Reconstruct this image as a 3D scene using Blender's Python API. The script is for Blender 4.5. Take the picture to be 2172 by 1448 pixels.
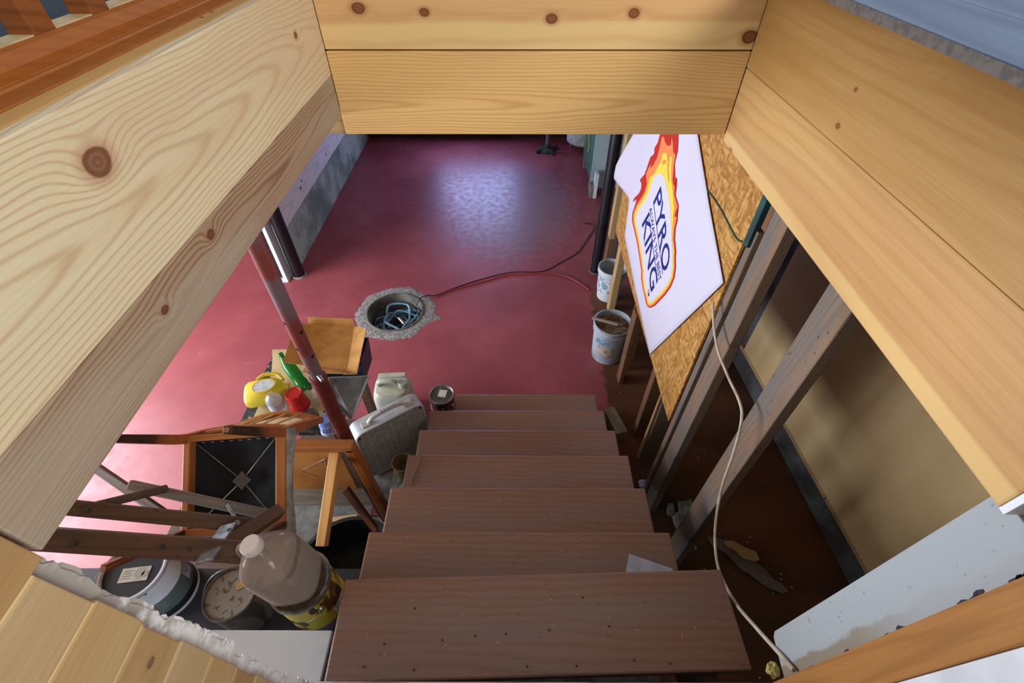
import bpy, bmesh, math, random
from mathutils import Vector, Matrix, noise
random.seed(7)
for _o in list(bpy.data.objects): bpy.data.objects.remove(_o)
S = bpy.context.scene
COL = S.collection

# ------------------------------------------------------------------ camera
FPX, PITCH, YAW, CH = 985.2, 0.8001, -0.0029, 2.823
cd = bpy.data.cameras.new('camera'); cam = bpy.data.objects.new('camera', cd); COL.objects.link(cam)
cd.sensor_width = 36; cd.lens = 36*FPX/2172; cd.clip_start = .01
cam.location = (0, 0, CH); cam.rotation_euler = (math.pi/2-PITCH, 0, -YAW)
S.camera = cam

# ------------------------------------------------------------------ world, light, exposure
W = bpy.data.worlds.new('world'); S.world = W; W.use_nodes = True
bg = W.node_tree.nodes['Background']; bg.inputs[0].default_value = (.86, .93, 1.0, 1); bg.inputs[1].default_value = .44
def area(name, loc, rot, sx, sy, power, col):
    l = bpy.data.lights.new(name, 'AREA'); l.shape = 'RECTANGLE'; l.size = sx; l.size_y = sy; l.energy = power; l.color = col
    o = bpy.data.objects.new(name, l); COL.objects.link(o); o.location = loc; o.rotation_euler = rot; return o
area('window_light_west', (-4.50, 1.15, 1.40), (0, math.radians(-90), 0), 1.3, 3.9, 310, (.86, .91, 1.0))
area('window_light_back', (-.55, 6.86, .95), (math.radians(-90), 0, 0), 1.1, .75, 30, (.42, .50, 1.0))
area('upstairs_window_light', (2.6, -2.2, 4.4), (math.radians(52), 0, math.radians(48)), 2.4, 1.6, 120, (1.0, .96, .90))
S.view_settings.view_transform = 'Standard'; S.view_settings.look = 'None'; S.view_settings.gamma = 1
S.view_settings.use_curve_mapping = False
S.view_settings.exposure = .35

# ------------------------------------------------------------------ picture measuring: a ray of the photograph met with a real plane
_F = Vector((math.sin(YAW)*math.cos(PITCH), math.cos(YAW)*math.cos(PITCH), -math.sin(PITCH)))
_R = Vector((math.cos(YAW), -math.sin(YAW), 0)); _U = _R.cross(_F)
def at(px, py, x=None, y=None, z=None):
    r = _F+_R*((px-1086)/FPX)+_U*((724-py)/FPX); c = Vector((0, 0, CH))
    i, v = (0, x) if x is not None else (1, y) if y is not None else (2, z)
    return c+r*((v-c[i])/r[i])

# ------------------------------------------------------------------ material helpers
def lin(h):
    h = h.lstrip('#'); c = [int(h[i:i+2], 16)/255 for i in (0, 2, 4)]
    return tuple(x/12.92 if x <= .04045 else ((x+.055)/1.055)**2.4 for x in c)+(1,)
class N:
    def __init__(s, name, rough=.6, metal=0, spec=.5):
        s.m = bpy.data.materials.new(name); s.m.use_nodes = True; s.t = s.m.node_tree; s.n = s.t.nodes; s.b = s.n['Principled BSDF']
        s.set('Roughness', rough); s.set('Metallic', metal); s.set('Specular IOR Level', spec); s.co = None
    def set(s, k, v): s.put(s.b.inputs[k], v)
    def put(s, sock, v):
        if isinstance(v, bpy.types.NodeSocket): s.t.links.new(v, sock)
        elif isinstance(v, str): sock.default_value = lin(v)
        else: sock.default_value = v
    def new(s, typ, **kw):
        n = s.n.new(typ)
        for k, v in kw.items(): setattr(n, k, v)
        return n
    def obj(s):
        if s.co is None: s.co = s.new('ShaderNodeTexCoord').outputs['Object']
        return s.co
    def m_(s, op, a, b=0., c=0.):
        n = s.new('ShaderNodeMath', operation=op)
        for i, v in enumerate((a, b, c)): s.put(n.inputs[i], v)
        return n.outputs[0]
    def xyz(s, v=None):
        n = s.new('ShaderNodeSeparateXYZ'); s.put(n.inputs[0], v if v is not None else s.obj()); return n.outputs
    def vec(s, x, y, z):
        n = s.new('ShaderNodeCombineXYZ'); [s.put(n.inputs[i], v) for i, v in enumerate((x, y, z))]; return n.outputs[0]
    def scale(s, sc, off=(0, 0, 0), v=None):
        n = s.new('ShaderNodeMapping'); s.put(n.inputs[0], v if v is not None else s.obj()); n.inputs['Scale'].default_value = sc; n.inputs['Location'].default_value = off
        return n.outputs[0]
    def noise(s, v=None, scale=1., detail=3., rough=.55, dist=0.):
        n = s.new('ShaderNodeTexNoise'); s.put(n.inputs['Vector'], v if v is not None else s.obj())
        n.inputs['Scale'].default_value = scale; n.inputs['Detail'].default_value = detail; n.inputs['Roughness'].default_value = rough; n.inputs['Distortion'].default_value = dist
        return n.outputs['Fac']
    def vor(s, v=None, scale=1., feat='F1', out='Distance'):
        n = s.new('ShaderNodeTexVoronoi', feature=feat); s.put(n.inputs['Vector'], v if v is not None else s.obj()); n.inputs['Scale'].default_value = scale
        return n.outputs[out]
    def step(s, v, a, b, lo=0., hi=1.):
        n = s.new('ShaderNodeMapRange', interpolation_type='SMOOTHSTEP'); s.put(n.inputs[0], v)
        for i, q in enumerate((a, b, lo, hi)): s.put(n.inputs[1+i], q)
        return n.outputs[0]
    def mix(s, f, a, b, blend='MIX'):
        n = s.new('ShaderNodeMix', data_type='RGBA', blend_type=blend)
        s.put(n.inputs[0], f); s.put(n.inputs[6], a); s.put(n.inputs[7], b); return n.outputs[2]
    def bump(s, h, strength=.3, dist=.002):
        n = s.new('ShaderNodeBump'); n.inputs['Strength'].default_value = strength; n.inputs['Distance'].default_value = dist
        s.put(n.inputs['Height'], h); s.set('Normal', n.outputs[0])
    def color(s, c): s.set('Base Color', c); return s.m

def wood(name, light, dark, y0=.1, z0=-.05, slope=.06, freq=60, warp=.012, contrast=.6, tint=None, tint_amt=.35, knots=(), rough=.5, sharp=3, seed=0., gray=None, bumps=.15, spec=.35, fine=.25, sap=None, spots=0., ktone=('6a3f22', '8a5c38', '3c2416', '9a5a30')):
    """sawn board, object space: x along the grain, y across, z through; rings of a tapering log met by the board face"""
    m = N(name, rough, 0, spec); x, y, z = m.xyz()
    off = (seed*3.7, seed*1.3, seed*2.1)
    wv = m.noise(m.scale((1.6, 5, 5), off), 1., 2.)
    w2 = m.noise(m.scale((7, 30, 30), off), 1., 2.)
    wsum = m.m_('ADD', m.m_('MULTIPLY', m.m_('SUBTRACT', wv, .5), warp*4), m.m_('MULTIPLY', m.m_('SUBTRACT', w2, .5), warp*.5))
    yy = m.m_('ADD', m.m_('SUBTRACT', y, y0), wsum)
    zz = m.m_('ADD', m.m_('SUBTRACT', z, z0), m.m_('MULTIPLY', x, slope))
    r = m.m_('SQRT', m.m_('ADD', m.m_('MULTIPLY', yy, yy), m.m_('MULTIPLY', zz, zz)))
    km = None
    for kx, ky, kr in knots:
        dx = m.m_('SUBTRACT', x, kx); dy = m.m_('SUBTRACT', y, ky)
        q = m.m_('ADD', m.m_('POWER', m.m_('ABSOLUTE', m.m_('DIVIDE', dx, kr*3.2)), 2.), m.m_('POWER', m.m_('ABSOLUTE', m.m_('DIVIDE', dy, kr*1.9)), 2.))
        e = m.m_('EXPONENT', m.m_('MULTIPLY', q, -1.))
        r = m.m_('ADD', r, m.m_('MULTIPLY', e, kr*1.5))
        d = m.m_('SQRT', m.m_('ADD', m.m_('POWER', m.m_('ABSOLUTE', m.m_('DIVIDE', dx, kr*1.35)), 2.), m.m_('POWER', m.m_('ABSOLUTE', m.m_('DIVIDE', dy, kr)), 2.)))
        d = m.m_('ADD', d, m.m_('MULTIPLY', m.m_('SUBTRACT', w2, .5), .5))
        km = d if km is None else m.m_('MINIMUM', km, d)
    s = m.m_('MULTIPLY_ADD', m.m_('SINE', m.m_('MULTIPLY', r, freq*6.283)), .5, .5)
    ring = m.m_('POWER', s, float(sharp))
    fib = m.noise(m.scale((5, 260, 260), off), 1., 2.)
    big = m.noise(m.scale((1.1, 7, 7), off), 1., 2.)
    amt = m.m_('MULTIPLY', m.m_('MULTIPLY', ring, contrast), m.step(big, .2, .7, .55, 1.))
    c = m.mix(amt, light, dark)
    if tint: c = m.mix(m.m_('MULTIPLY', m.step(big, .4, .62), tint_amt), c, tint)
    c = m.mix(fine, c, m.mix(fib, '555555', 'dddddd'), 'OVERLAY')
    if sap:
        e = m.m_('ADD', y, m.m_('MULTIPLY', m.m_('SUBTRACT', m.noise(m.scale((1.3, 1, 1), off), 2., 2.), .5), sap[3]))
        c = m.mix(m.step(e, sap[0], sap[1], .85, 0.), c, m.mix(m.m_('MULTIPLY', ring, .25), sap[2], dark))
    if gray:
        gz = m.noise(m.scale((3, 14, 14), off), 1.3, 4.)
        c = m.mix(m.step(gz, .35, .68), c, gray)
    if spots:
        sp = m.vor(m.scale((18, 30, 30), off), 1.)
        c = m.mix(m.m_('MULTIPLY', m.step(sp, .07, .14, 1., 0.), spots), c, '2a1c14')
    if km is not None:
        kr_ = m.m_('MULTIPLY_ADD', m.m_('SINE', m.m_('MULTIPLY', km, 15.)), .5, .5)
        kc = m.mix(kr_, ktone[0], ktone[1])
        kc = m.mix(m.step(km, .55, .95), kc, ktone[2])
        c = m.mix(m.step(km, .9, 1.15, 1., 0.), c, kc)
        c = m.mix(m.step(km, 1.0, 2.0, .45, 0.), c, ktone[3])
    m.bump(m.m_('ADD', ring, fib), bumps, .0012)
    return m.color(c)

def plain(name, c, rough=.5, metal=0, c2=None, nscale=20, bump=0., spec=.5, lo=.4, hi=.65, bscale=None, detail=4.):
    m = N(name, rough, metal, spec)
    if c2 or bump:
        nz = m.noise(None, nscale, detail)
    col = m.mix(m.step(nz, lo, hi), c, c2) if c2 else lin(c)
    if bump: m.bump(m.noise(None, bscale or nscale*3, 4.), bump, .003)
    return m.color(col)

# ------------------------------------------------------------------ mesh helpers
class MB:
    def __init__(s): s.v = []; s.f = []; s.sm = []
    def add(s, vs, fs, smooth=False):
        b = len(s.v); s.v += [tuple(v) for v in vs]; s.f += [[b+i for i in f] for f in fs]; s.sm += [smooth]*len(fs); return s
    def box(s, lo, hi, M=None):
        a = [(x, y, z) for z in (lo[2], hi[2]) for y in (lo[1], hi[1]) for x in (lo[0], hi[0])]
        if M: a = [M @ Vector(p) for p in a]
        return s.add(a, [(0, 2, 3, 1), (4, 5, 7, 6), (0, 1, 5, 4), (2, 6, 7, 3), (0, 4, 6, 2), (1, 3, 7, 5)])
    def hexa(s, p): return s.add(p, [(0, 3, 2, 1), (4, 5, 6, 7), (0, 1, 5, 4), (1, 2, 6, 5), (2, 3, 7, 6), (3, 0, 4, 7)])
    def lathe(s, prof, n=32, M=None, sx=1., sq=None, smooth=True):
        """prof: (radius, height); sq: superellipse exponent"""
        vs = []
        for r, h in prof:
            for k in range(n):
                a = 2*math.pi*k/n; c, d = math.cos(a), math.sin(a)
                if sq:
                    q = (abs(c)**sq+abs(d)**sq)**(-1/sq); c *= q; d *= q
                p = Vector((r*c*sx, r*d, h)); vs.append(M @ p if M else p)
        fs = [(i*n+k, i*n+(k+1) % n, (i+1)*n+(k+1) % n, (i+1)*n+k) for i in range(len(prof)-1) for k in range(n)]
        s.add(vs, fs, smooth); b = len(s.v)-len(vs)
        if prof[0][0] > 1e-5: s.f.append([b+k for k in range(n)]); s.sm.append(False)
        if prof[-1][0] > 1e-5: s.f.append([b+(len(prof)-1)*n+k for k in range(n)]); s.sm.append(False)
        return s
    def open_lathe(s, prof, n=32, M=None, sx=1., sq=None):
        s.lathe(prof, n, M, sx, sq); s.f = [f for f in s.f if len(f) <= 4]; s.sm = s.sm[:len(s.f)] ; s.sm = [True]*len(s.f); return s
    def tube(s, pts, r, n=8, closed=False, flat=1.):
        pts = [Vector(p) for p in pts]; m = len(pts); vs = []; prev = None
        for i, p in enumerate(pts):
            t = (pts[(i+1) % m]-pts[i-1]) if closed else (pts[min(i+1, m-1)]-pts[max(i-1, 0)])
            t.normalize()
            if prev is None:
                a = Vector((0, 0, 1)) if abs(t.z) < .9 else Vector((1, 0, 0)); u = t.cross(a).normalized()
            else: u = (prev-t*prev.dot(t)).normalized()
            prev = u; w = t.cross(u); rr = r[i] if isinstance(r, (list, tuple)) else r
            vs += [p+(u*math.cos(2*math.pi*k/n)+w*math.sin(2*math.pi*k/n)*flat)*rr for k in range(n)]
        fs = [(i*n+k, i*n+(k+1) % n, ((i+1) % m)*n+(k+1) % n, ((i+1) % m)*n+k) for i in range(m if closed else m-1) for k in range(n)]
        s.add(vs, fs, True)
        if not closed:
            b = len(s.v)-len(vs); s.f.append([b+k for k in range(n)]); s.f.append([b+(m-1)*n+k for k in range(n)]); s.sm += [False]*2
        return s
    def prism(s, outline, d, M=None):
        """outline list of 3-D points (planar), extruded by vector d"""
        n = len(outline); a = [Vector(p) for p in outline]; b = [p+Vector(d) for p in a]
        vs = a+b
        if M: vs = [M @ p for p in vs]
        return s.add(vs, [list(range(n))[::-1], list(range(n, 2*n))]+[(i, (i+1) % n, n+(i+1) % n, n+i) for i in range(n)])
    def grid(s, fn, nu, nv, smooth=True):
        vs = [fn(i/nu, j/nv) for j in range(nv+1) for i in range(nu+1)]; w = nu+1
        return s.add(vs, [(j*w+i, j*w+i+1, (j+1)*w+i+1, (j+1)*w+i) for j in range(nv) for i in range(nu)], smooth)
    def build(s, name, mat, parent=None, M=None, bevel=0., seg=2, recalc=True, solid=0.):
        me = bpy.data.meshes.new(name); me.from_pydata(s.v, [], s.f)
        me.polygons.foreach_set('use_smooth', s.sm[:len(me.polygons)]+[False]*(len(me.polygons)-len(s.sm)))
        if recalc:
            bm = bmesh.new(); bm.from_mesh(me); bmesh.ops.recalc_face_normals(bm, faces=bm.faces); bm.to_mesh(me); bm.free()
        if any(s.sm): me.set_sharp_from_angle(angle=math.radians(40))
        return put(name, me, mat, parent, M, bevel, seg, solid)
def put(name, me, mat, parent=None, M=None, bevel=0., seg=2, solid=0.):
    if isinstance(mat, N): mat = mat.m
    if mat and not me.materials: me.materials.append(mat)
    o = bpy.data.objects.new(name, me); COL.objects.link(o)
    if M is not None: o.matrix_basis = M
    if parent is not None: o.parent = parent; o.matrix_parent_inverse = WM[parent.name].inverted()
    WM[o.name] = M.copy() if M is not None else Matrix()
    if solid:
        k = o.modifiers.new('solid', 'SOLIDIFY'); k.thickness = solid; k.offset = 0
    if bevel:
        k = o.modifiers.new('bevel', 'BEVEL'); k.width = bevel; k.segments = seg; k.limit_method = 'ANGLE'; k.angle_limit = math.radians(40)
    return o
WM = {}
def tag(o, label=None, cat=None, group=None, kind=None):
    if label: o['label'] = label
    if cat: o['category'] = cat
    if group: o['group'] = group
    if kind: o['kind'] = kind
    return o
def empty(name, loc):
    o = bpy.data.objects.new(name, None); COL.objects.link(o); o.location = loc; o.empty_display_size = .05
    WM[o.name] = Matrix.Translation(Vector(loc)); return o
def thing(name, label, cat, loc=(0, 0, 0), group=None): return tag(empty(name, loc), label, cat, group)
def struct(name, label=None, loc=(0, 0, 0)): return tag(empty(name, loc), label, None, None, 'structure')
def frame(o, l, w):
    l = Vector(l).normalized(); w = Vector(w); w = (w-l*w.dot(l)).normalized(); n = l.cross(w)
    return Matrix(((l.x, w.x, n.x, o[0]), (l.y, w.y, n.y, o[1]), (l.z, w.z, n.z, o[2]), (0, 0, 0, 1)))
def plank(name, o, l, w, L, Wd, T, mat, parent=None, bevel=.003, t0=0.):
    return MB().box((0, 0, t0), (L, Wd, t0+T)).build(name, mat, parent, frame(o, l, w), bevel)
def beam(name, p0, p1, w, t, up, mat, parent=None, bevel=.003, w1=None, t1=None, cen=True):
    """bar from p0 to p1: width w along `up`, thickness t across"""
    p0 = Vector(p0); p1 = Vector(p1); L = (p1-p0).length; w1 = w1 or w; t1 = t1 or t
    v = [(0, -w/2, -t/2), (L, -w1/2, -t1/2), (L, w1/2, -t1/2), (0, w/2, -t/2), (0, -w/2, t/2), (L, -w1/2, t1/2), (L, w1/2, t1/2), (0, w/2, t/2)]
    return MB().hexa(v).build(name, mat, parent, frame(p0, p1-p0, up), bevel)
def disc(mb, c, nrm, r, h, n=16, r1=None):
    nrm = Vector(nrm).normalized(); a = Vector((0, 0, 1)) if abs(nrm.z) < .9 else Vector((1, 0, 0))
    return mb.lathe([(r, 0), (r1 if r1 is not None else r, h)], n, frame(c, nrm.cross(a), nrm.cross(nrm.cross(a))) )
def ch(t, name): return next(o for o in t.children if o.name.split('.')[0] == name)
def sweep(pts, k=6):
    """smooth curve through points"""
    P = [Vector(p) for p in pts]; P = [2*P[0]-P[1]]+P+[2*P[-1]-P[-2]]; out = []
    for i in range(1, len(P)-2):
        a, b, c, d = P[i-1:i+3]
        for j in range(k):
            t = j/k; out.append(.5*((2*b)+(c-a)*t+(2*a-5*b+4*c-d)*t*t+(3*b-a-3*c+d)*t**3))
    out.append(P[-2]); return out
def text_mesh(txt, bold=0.):
    c = bpy.data.curves.new('txt', 'FONT'); c.body = txt; c.offset = bold; c.resolution_u = 3
    o = bpy.data.objects.new('txt', c); COL.objects.link(o); bpy.context.view_layer.update()
    me = bpy.data.meshes.new_from_object(o.evaluated_get(bpy.context.evaluated_depsgraph_get()))
    bpy.data.objects.remove(o); bpy.data.curves.remove(c)
    xs = [v.co.x for v in me.vertices]; ys = [v.co.y for v in me.vertices]
    return me, (min(xs), max(xs), min(ys), max(ys))
def flat_poly(pts):
    """triangulated planar outline given as 2-D points -> (verts2d, faces)"""
    from mathutils.geometry import tessellate_polygon
    t = tessellate_polygon([[Vector((p[0], p[1], 0)) for p in pts]]); return pts, [list(f) for f in t]

# ================================================================== MATERIALS shared
M_OSBL = None
def osb():
    m = N('osb', .75, 0, .2)
    v1 = m.scale((1, 26, 60)); n1 = m.noise(m.scale((1, 6, 6)), 1., 2.)
    a = m.new('ShaderNodeTexVoronoi', feature='F1'); m.put(a.inputs['Vector'], m.scale((1, 20, 70), (n1.node and 0, 0, 0))); a.inputs['Scale'].default_value = 1.; a.inputs['Randomness'].default_value = 1
    b = m.new('ShaderNodeTexVoronoi', feature='F1'); rot = m.new('ShaderNodeMapping'); m.put(rot.inputs[0], m.obj()); rot.inputs['Rotation'].default_value = (.7, 0, 0); rot.inputs['Scale'].default_value = (1, 75, 24); m.put(b.inputs['Vector'], rot.outputs[0]); b.inputs['Scale'].default_value = 1.
    pick = m.step(m.noise(None, 22., 2.), .45, .55)
    sa = m.xyz(a.outputs['Color'])[0]; sb = m.xyz(b.outputs['Color'])[1]
    f = m.mix(pick, sa, sb)
    r = m.new('ShaderNodeValToRGB'); m.put(r.inputs[0], f); e = r.color_ramp.elements
    e[0].position = 0; e[0].color = lin('94642f'); e[1].position = 1; e[1].color = lin('c49a5c')
    q = e.new(.35); q.color = lin('a97838'); q = e.new(.65); q.color = lin('b78a4a')
    e2 = m.mix(pick, a.outputs['Distance'], b.outputs['Distance'])
    c = m.mix(m.step(e2, .5, .8, 0., .3), r.outputs[0], '6f4622')
    m.bump(f, .3, .002)
    return m.color(c)
M_OSB = osb()
M_TREAD = wood('tread_paint', '8e6b59', '785643', y0=.5, z0=-.2, slope=.05, freq=45, warp=.02, contrast=.55, tint='84706a', tint_amt=.7, rough=.36, sharp=2, bumps=.35, spec=.5, fine=.12, spots=.25)
M_STUD = wood('old_stud', '7d6c5e', '4a3c33', y0=.02, z0=-.03, slope=.02, freq=110, warp=.006, contrast=.6, gray='6b645e', rough=.8, bumps=.4, spots=.6, tint='8a6a4c', tint_amt=.6)
M_STUDW = wood('stud_brown', '6e5240', '3b2a20', y0=.02, z0=-.03, slope=.02, freq=100, warp=.006, contrast=.5, rough=.8, bumps=.3, seed=2, tint='80552f', tint_amt=.6, spots=.4)
M_STUDP = wood('stud_pale', 'b89a6c', '8a6842', y0=.02, z0=-.03, slope=.02, freq=90, warp=.006, contrast=.5, rough=.75, seed=4)
M_DARKW = wood('dark_stained', '5c4738', '2c211b', y0=.02, z0=-.03, slope=.03, freq=90, warp=.008, contrast=.6, rough=.55, bumps=.4, seed=5, tint='6e5240', tint_amt=.6, spots=.5)
M_CHAIR = wood('chair_wood', 'ab6c38', '855026', y0=.02, z0=-.06, slope=.02, freq=70, warp=.006, contrast=.35, rough=.4, seed=6, fine=.12)
M_CHAIRD = wood('chair_leg_stained', '8a5028', '2c1c14', y0=.02, z0=-.06, slope=.02, freq=70, warp=.006, contrast=.5, rough=.5, seed=7, gray='3a2a20')
M_PALE = wood('pale_pine_leg', 'd7a35e', 'b87c3a', y0=.02, z0=-.05, slope=.02, freq=100, warp=.004, contrast=.45, rough=.45, seed=8)
M_ORANGE = wood('orange_stain', '9c5a26', '763f14', y0=.02, z0=-.06, slope=.01, freq=70, warp=.004, contrast=.3, rough=.35, seed=9, fine=.1, tint='a8652c')
M_BLACK = plain('black_paint', '0d0d14', .4, 0, '16161e', 8)
M_WHITE = plain('white_paint', 'd9dde2', .5, 0, 'c3c7cb', 6, .06)
M_GALV = plain('galvanised', '8f98a0', .5, .7, '6d757c', 40, .1)
M_STEEL = plain('tin', 'a8a6a2', .35, .9, '7e7a74', 25)
M_CARD = plain('cardboard', 'b98b50', .85, 0, 'a67a42', 14, spec=.2)
M_CARDP = plain('cardboard_pale', 'c9b88e', .85, 0, 'b8a47a', 9, spec=.2)
M_BLUEB = plain('blue_board', '7c93a8', .6, 0, '6a7d90', 6)
M_CONC = plain('concrete', '8a8a82', .9, 0, '63635c', 5, .5, .2, bscale=60)
M_CONCD = plain('concrete_dark', '5c5d5c', .9, 0, '42423f', 5, .4, .2, bscale=50)

# ================================================================== LARGE STRUCTURE
Z_LAND, X_L, X_R, Y_FAR = 1.42, -.507, .64, 1.432
SUMP = at(838, 662, z=0)
# ---- basement floor with the pit hole
def floor_mat():
    m = N('red_floor_paint', .34, 0, .45); x, y, z = m.xyz()
    n1 = m.noise(None, 1.3, 4.); n2 = m.noise(None, 14., 5.); n3 = m.noise(None, 60., 3.)
    c = m.mix(m.step(n1, .35, .7), '8c434a', 'a05259')
    c = m.mix(m.step(n2, .3, .7, 0., .25), c, '74383e')
    # worn grey traffic patch and scuffs
    dx = m.m_('DIVIDE', m.m_('SUBTRACT', x, .05), .75); dy = m.m_('DIVIDE', m.m_('SUBTRACT', y, 5.0), 1.2)
    q = m.m_('ADD', m.m_('ADD', m.m_('MULTIPLY', dx, dx), m.m_('MULTIPLY', dy, dy)), m.m_('MULTIPLY', m.m_('SUBTRACT', n2, .5), 1.6))
    c = m.mix(m.step(q, .1, 1.2, .55, 0.), c, '86808a')
    ch = m.m_('MULTIPLY', m.step(m.noise(None, 9., 6., .7), .66, .72), m.step(n1, .3, .6))
    c = m.mix(m.m_('MULTIPLY', ch, .6), c, 'b09aa0')
    # bare, unpainted floor: beside the stud wall, and the dusty slab by the stairs, widened so its grey puts shade under the chair
    e = m.m_('MULTIPLY', m.m_('SUBTRACT', n2, .5), .12)
    bare = m.m_('MULTIPLY', m.step(m.m_('ADD', x, e), .70, .74), m.step(m.m_('ADD', y, e), 3.3, 3.5, 1., 0.))
    c = m.mix(bare, c, m.mix(m.step(n1, .35, .65), '452b1d', '6a4024'))
    sl = m.m_('MULTIPLY', m.step(m.m_('ADD', y, e), 1.50, 1.56, 1., 0.), m.m_('MULTIPLY', m.step(m.m_('ADD', x, e), -1.56, -1.5), m.step(x, .72, .74, 1., 0.)))
    c = m.mix(sl, c, m.mix(m.step(n2, .3, .7), '6a6962', '4a4843'))
    rr = m.m_('MAXIMUM', m.m_('MULTIPLY', m.m_('MAXIMUM', bare, sl), .85), m.step(n2, .3, .75, .36, .50))
    m.set('Roughness', rr)
    m.bump(m.m_('ADD', m.m_('MULTIPLY', n2, .5), m.m_('MULTIPLY', n3, .25)), .22, .004)
    return m.color(c)
def floor():
    bm = bmesh.new(); X0, X1, Y0, Y1 = -4.72, 2.3, -1.2, 7.1
    outer = [bm.verts.new(p) for p in ((X0, Y0, 0), (X1, Y0, 0), (X1, Y1, 0), (X0, Y1, 0))]
    inner = [bm.verts.new((SUMP.x+.245*math.cos(a), SUMP.y+.245*math.sin(a), 0)) for a in [2*math.pi*k/40 for k in range(40)]]
    es = [bm.edges.new((l[i], l[(i+1) % len(l)])) for l in (outer, inner) for i in range(len(l))]
    bmesh.ops.triangle_fill(bm, use_beauty=True, use_dissolve=False, edges=es)
    for f in list(bm.faces):
        c = f.calc_center_median()
        if (c-Vector((SUMP.x, SUMP.y, 0))).length < .2: bm.faces.remove(f)
    bmesh.ops.recalc_face_normals(bm, faces=bm.faces)
    for f in bm.faces:
        if f.normal.z < 0: f.normal_flip()
    me = bpy.data.meshes.new('floor'); bm.to_mesh(me); bm.free()
    return tag(put('floor', me, floor_mat()), 'red painted concrete basement floor', None, None, 'structure')
floor()
# ---- outer walls
def wall_with_hole(name, axis, c, a0, a1, z0, z1, h, th, mat, label):
    """wall plane at axis=c, from a0..a1, with an opening h=(b0,b1,zb,zt)"""
    mb = MB()
    def b(p0, p1, q0, q1):
        lo = [0, 0, q0]; hi = [0, 0, q1]; k = 0 if axis == 'x' else 1
        lo[k], hi[k] = min(c, c+th), max(c, c+th); lo[1-k], hi[1-k] = p0, p1; mb.box(lo, hi)
    if h:
        b(a0, h[0], z0, z1); b(h[1], a1, z0, z1); b(h[0], h[1], z0, h[2]); b(h[0], h[1], h[3], z1)
    else: b(a0, a1, z0, z1)
    return tag(mb.build(name, mat), label, None, None, 'structure')
M_BWALL = plain('basement_wall', 'b4b4ae', .9, 0, '9a9a94', 3, .3, .2, bscale=30)
wall_with_hole('wall_west', 'x', -4.6, -1.2, 7.1, 0, 2.31, (-.85, 3.2, .72, 2.08), -.12, M_BWALL, 'outer basement wall with a daylight window')
wall_with_hole('wall_back', 'y', 6.93, -4.6, 2.3, 0, 2.31, (-1.1, 0, .58, 1.33), .15, plain('back_wall', '2e2b2b', .85, 0, '201d1d', 3), 'dark wall at the far end of the basement')
wall_with_hole('wall_front', 'y', -1.2, -4.6, 2.3, 0, 2.31, None, -.12, M_CONCD, 'basement wall beneath the landing')
def window(name, axis, c, h):
    w = struct(name, 'window letting daylight into the basement'); k = 0 if axis == 'x' else 1
    def bx(p0, p1, q0, q1, d0, d1, nm, mat):
        lo = [0, 0, q0]; hi = [0, 0, q1]; lo[k], hi[k] = min(d0, d1), max(d0, d1); lo[1-k], hi[1-k] = p0, p1
        return MB().box(lo, hi).build(nm, mat, w)
    s = -1 if axis == 'x' else 1
    d0, d1 = c+s*.05, c+s*.09
    for q in ((h[0], h[0]+.05, h[2], h[3]), (h[1]-.05, h[1], h[2], h[3]), (h[0]+.05, h[1]-.05, h[2], h[2]+.05), (h[0]+.05, h[1]-.05, h[3]-.05, h[3])):
        bx(*q, d0, d1, 'frame_bar', M_WHITE)
    g = N('window_glass', .02); g.set('Transmission Weight', 1.); g.set('IOR', 1.45)
    bx(h[0]+.05, h[1]-.05, h[2]+.05, h[3]-.05, c+s*.067, c+s*.071, 'pane', g.color('f4f8ff'))
window('window_1', 'x', -4.6, (-.85, 3.2, .72, 2.08))
window('window_2', 'y', 6.93, (-1.1, 0, .58, 1.33))
# ---- hardboard lined outer wall with curb
wr = struct('wall_east', 'tan hardboard lined wall over a concrete curb')
hard = plain('hardboard', 'd6ba88', .55, 0, 'cfb07e', 2.2, .04, .3)
P0, P1 = at(1577, 742, z=.2), at(1842, 1216, z=.2)
P0.z = P1.z = 0; dv = (P0-P1).normalized(); nrm = Vector((dv.y, -dv.x, 0)); P0e = P0+dv*1.2; P1e = P1-dv*1.6
def seg(nm, a, b, z0, z1, off, th, mat, bev=.002):
    o = a+nrm*off; return MB().prism([o+Vector((0, 0, z0)), o+(b-a)+Vector((0, 0, z0)), o+(b-a)+Vector((0, 0, z1)), o+Vector((0, 0, z1))], nrm*th).build(nm, mat, wr, None, bev)
sm = P1+dv*.03
seg('panel', P1e, P0, .205, 2.25, 0, .012, hard)
seg('batten', P1e, P1+dv*.42, .18, .207, -.004, .02, M_STUDP); seg('batten', P1+dv*.426, P0e, .18, .207, -.004, .02, M_STUDP)
seg('curb', P1e, P0e, 0, .18, .004, .2, M_CONCD, .01)
seg('sheathing', P1e, P0e, .18, 2.25, .02, .18, M_CONCD)
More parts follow.
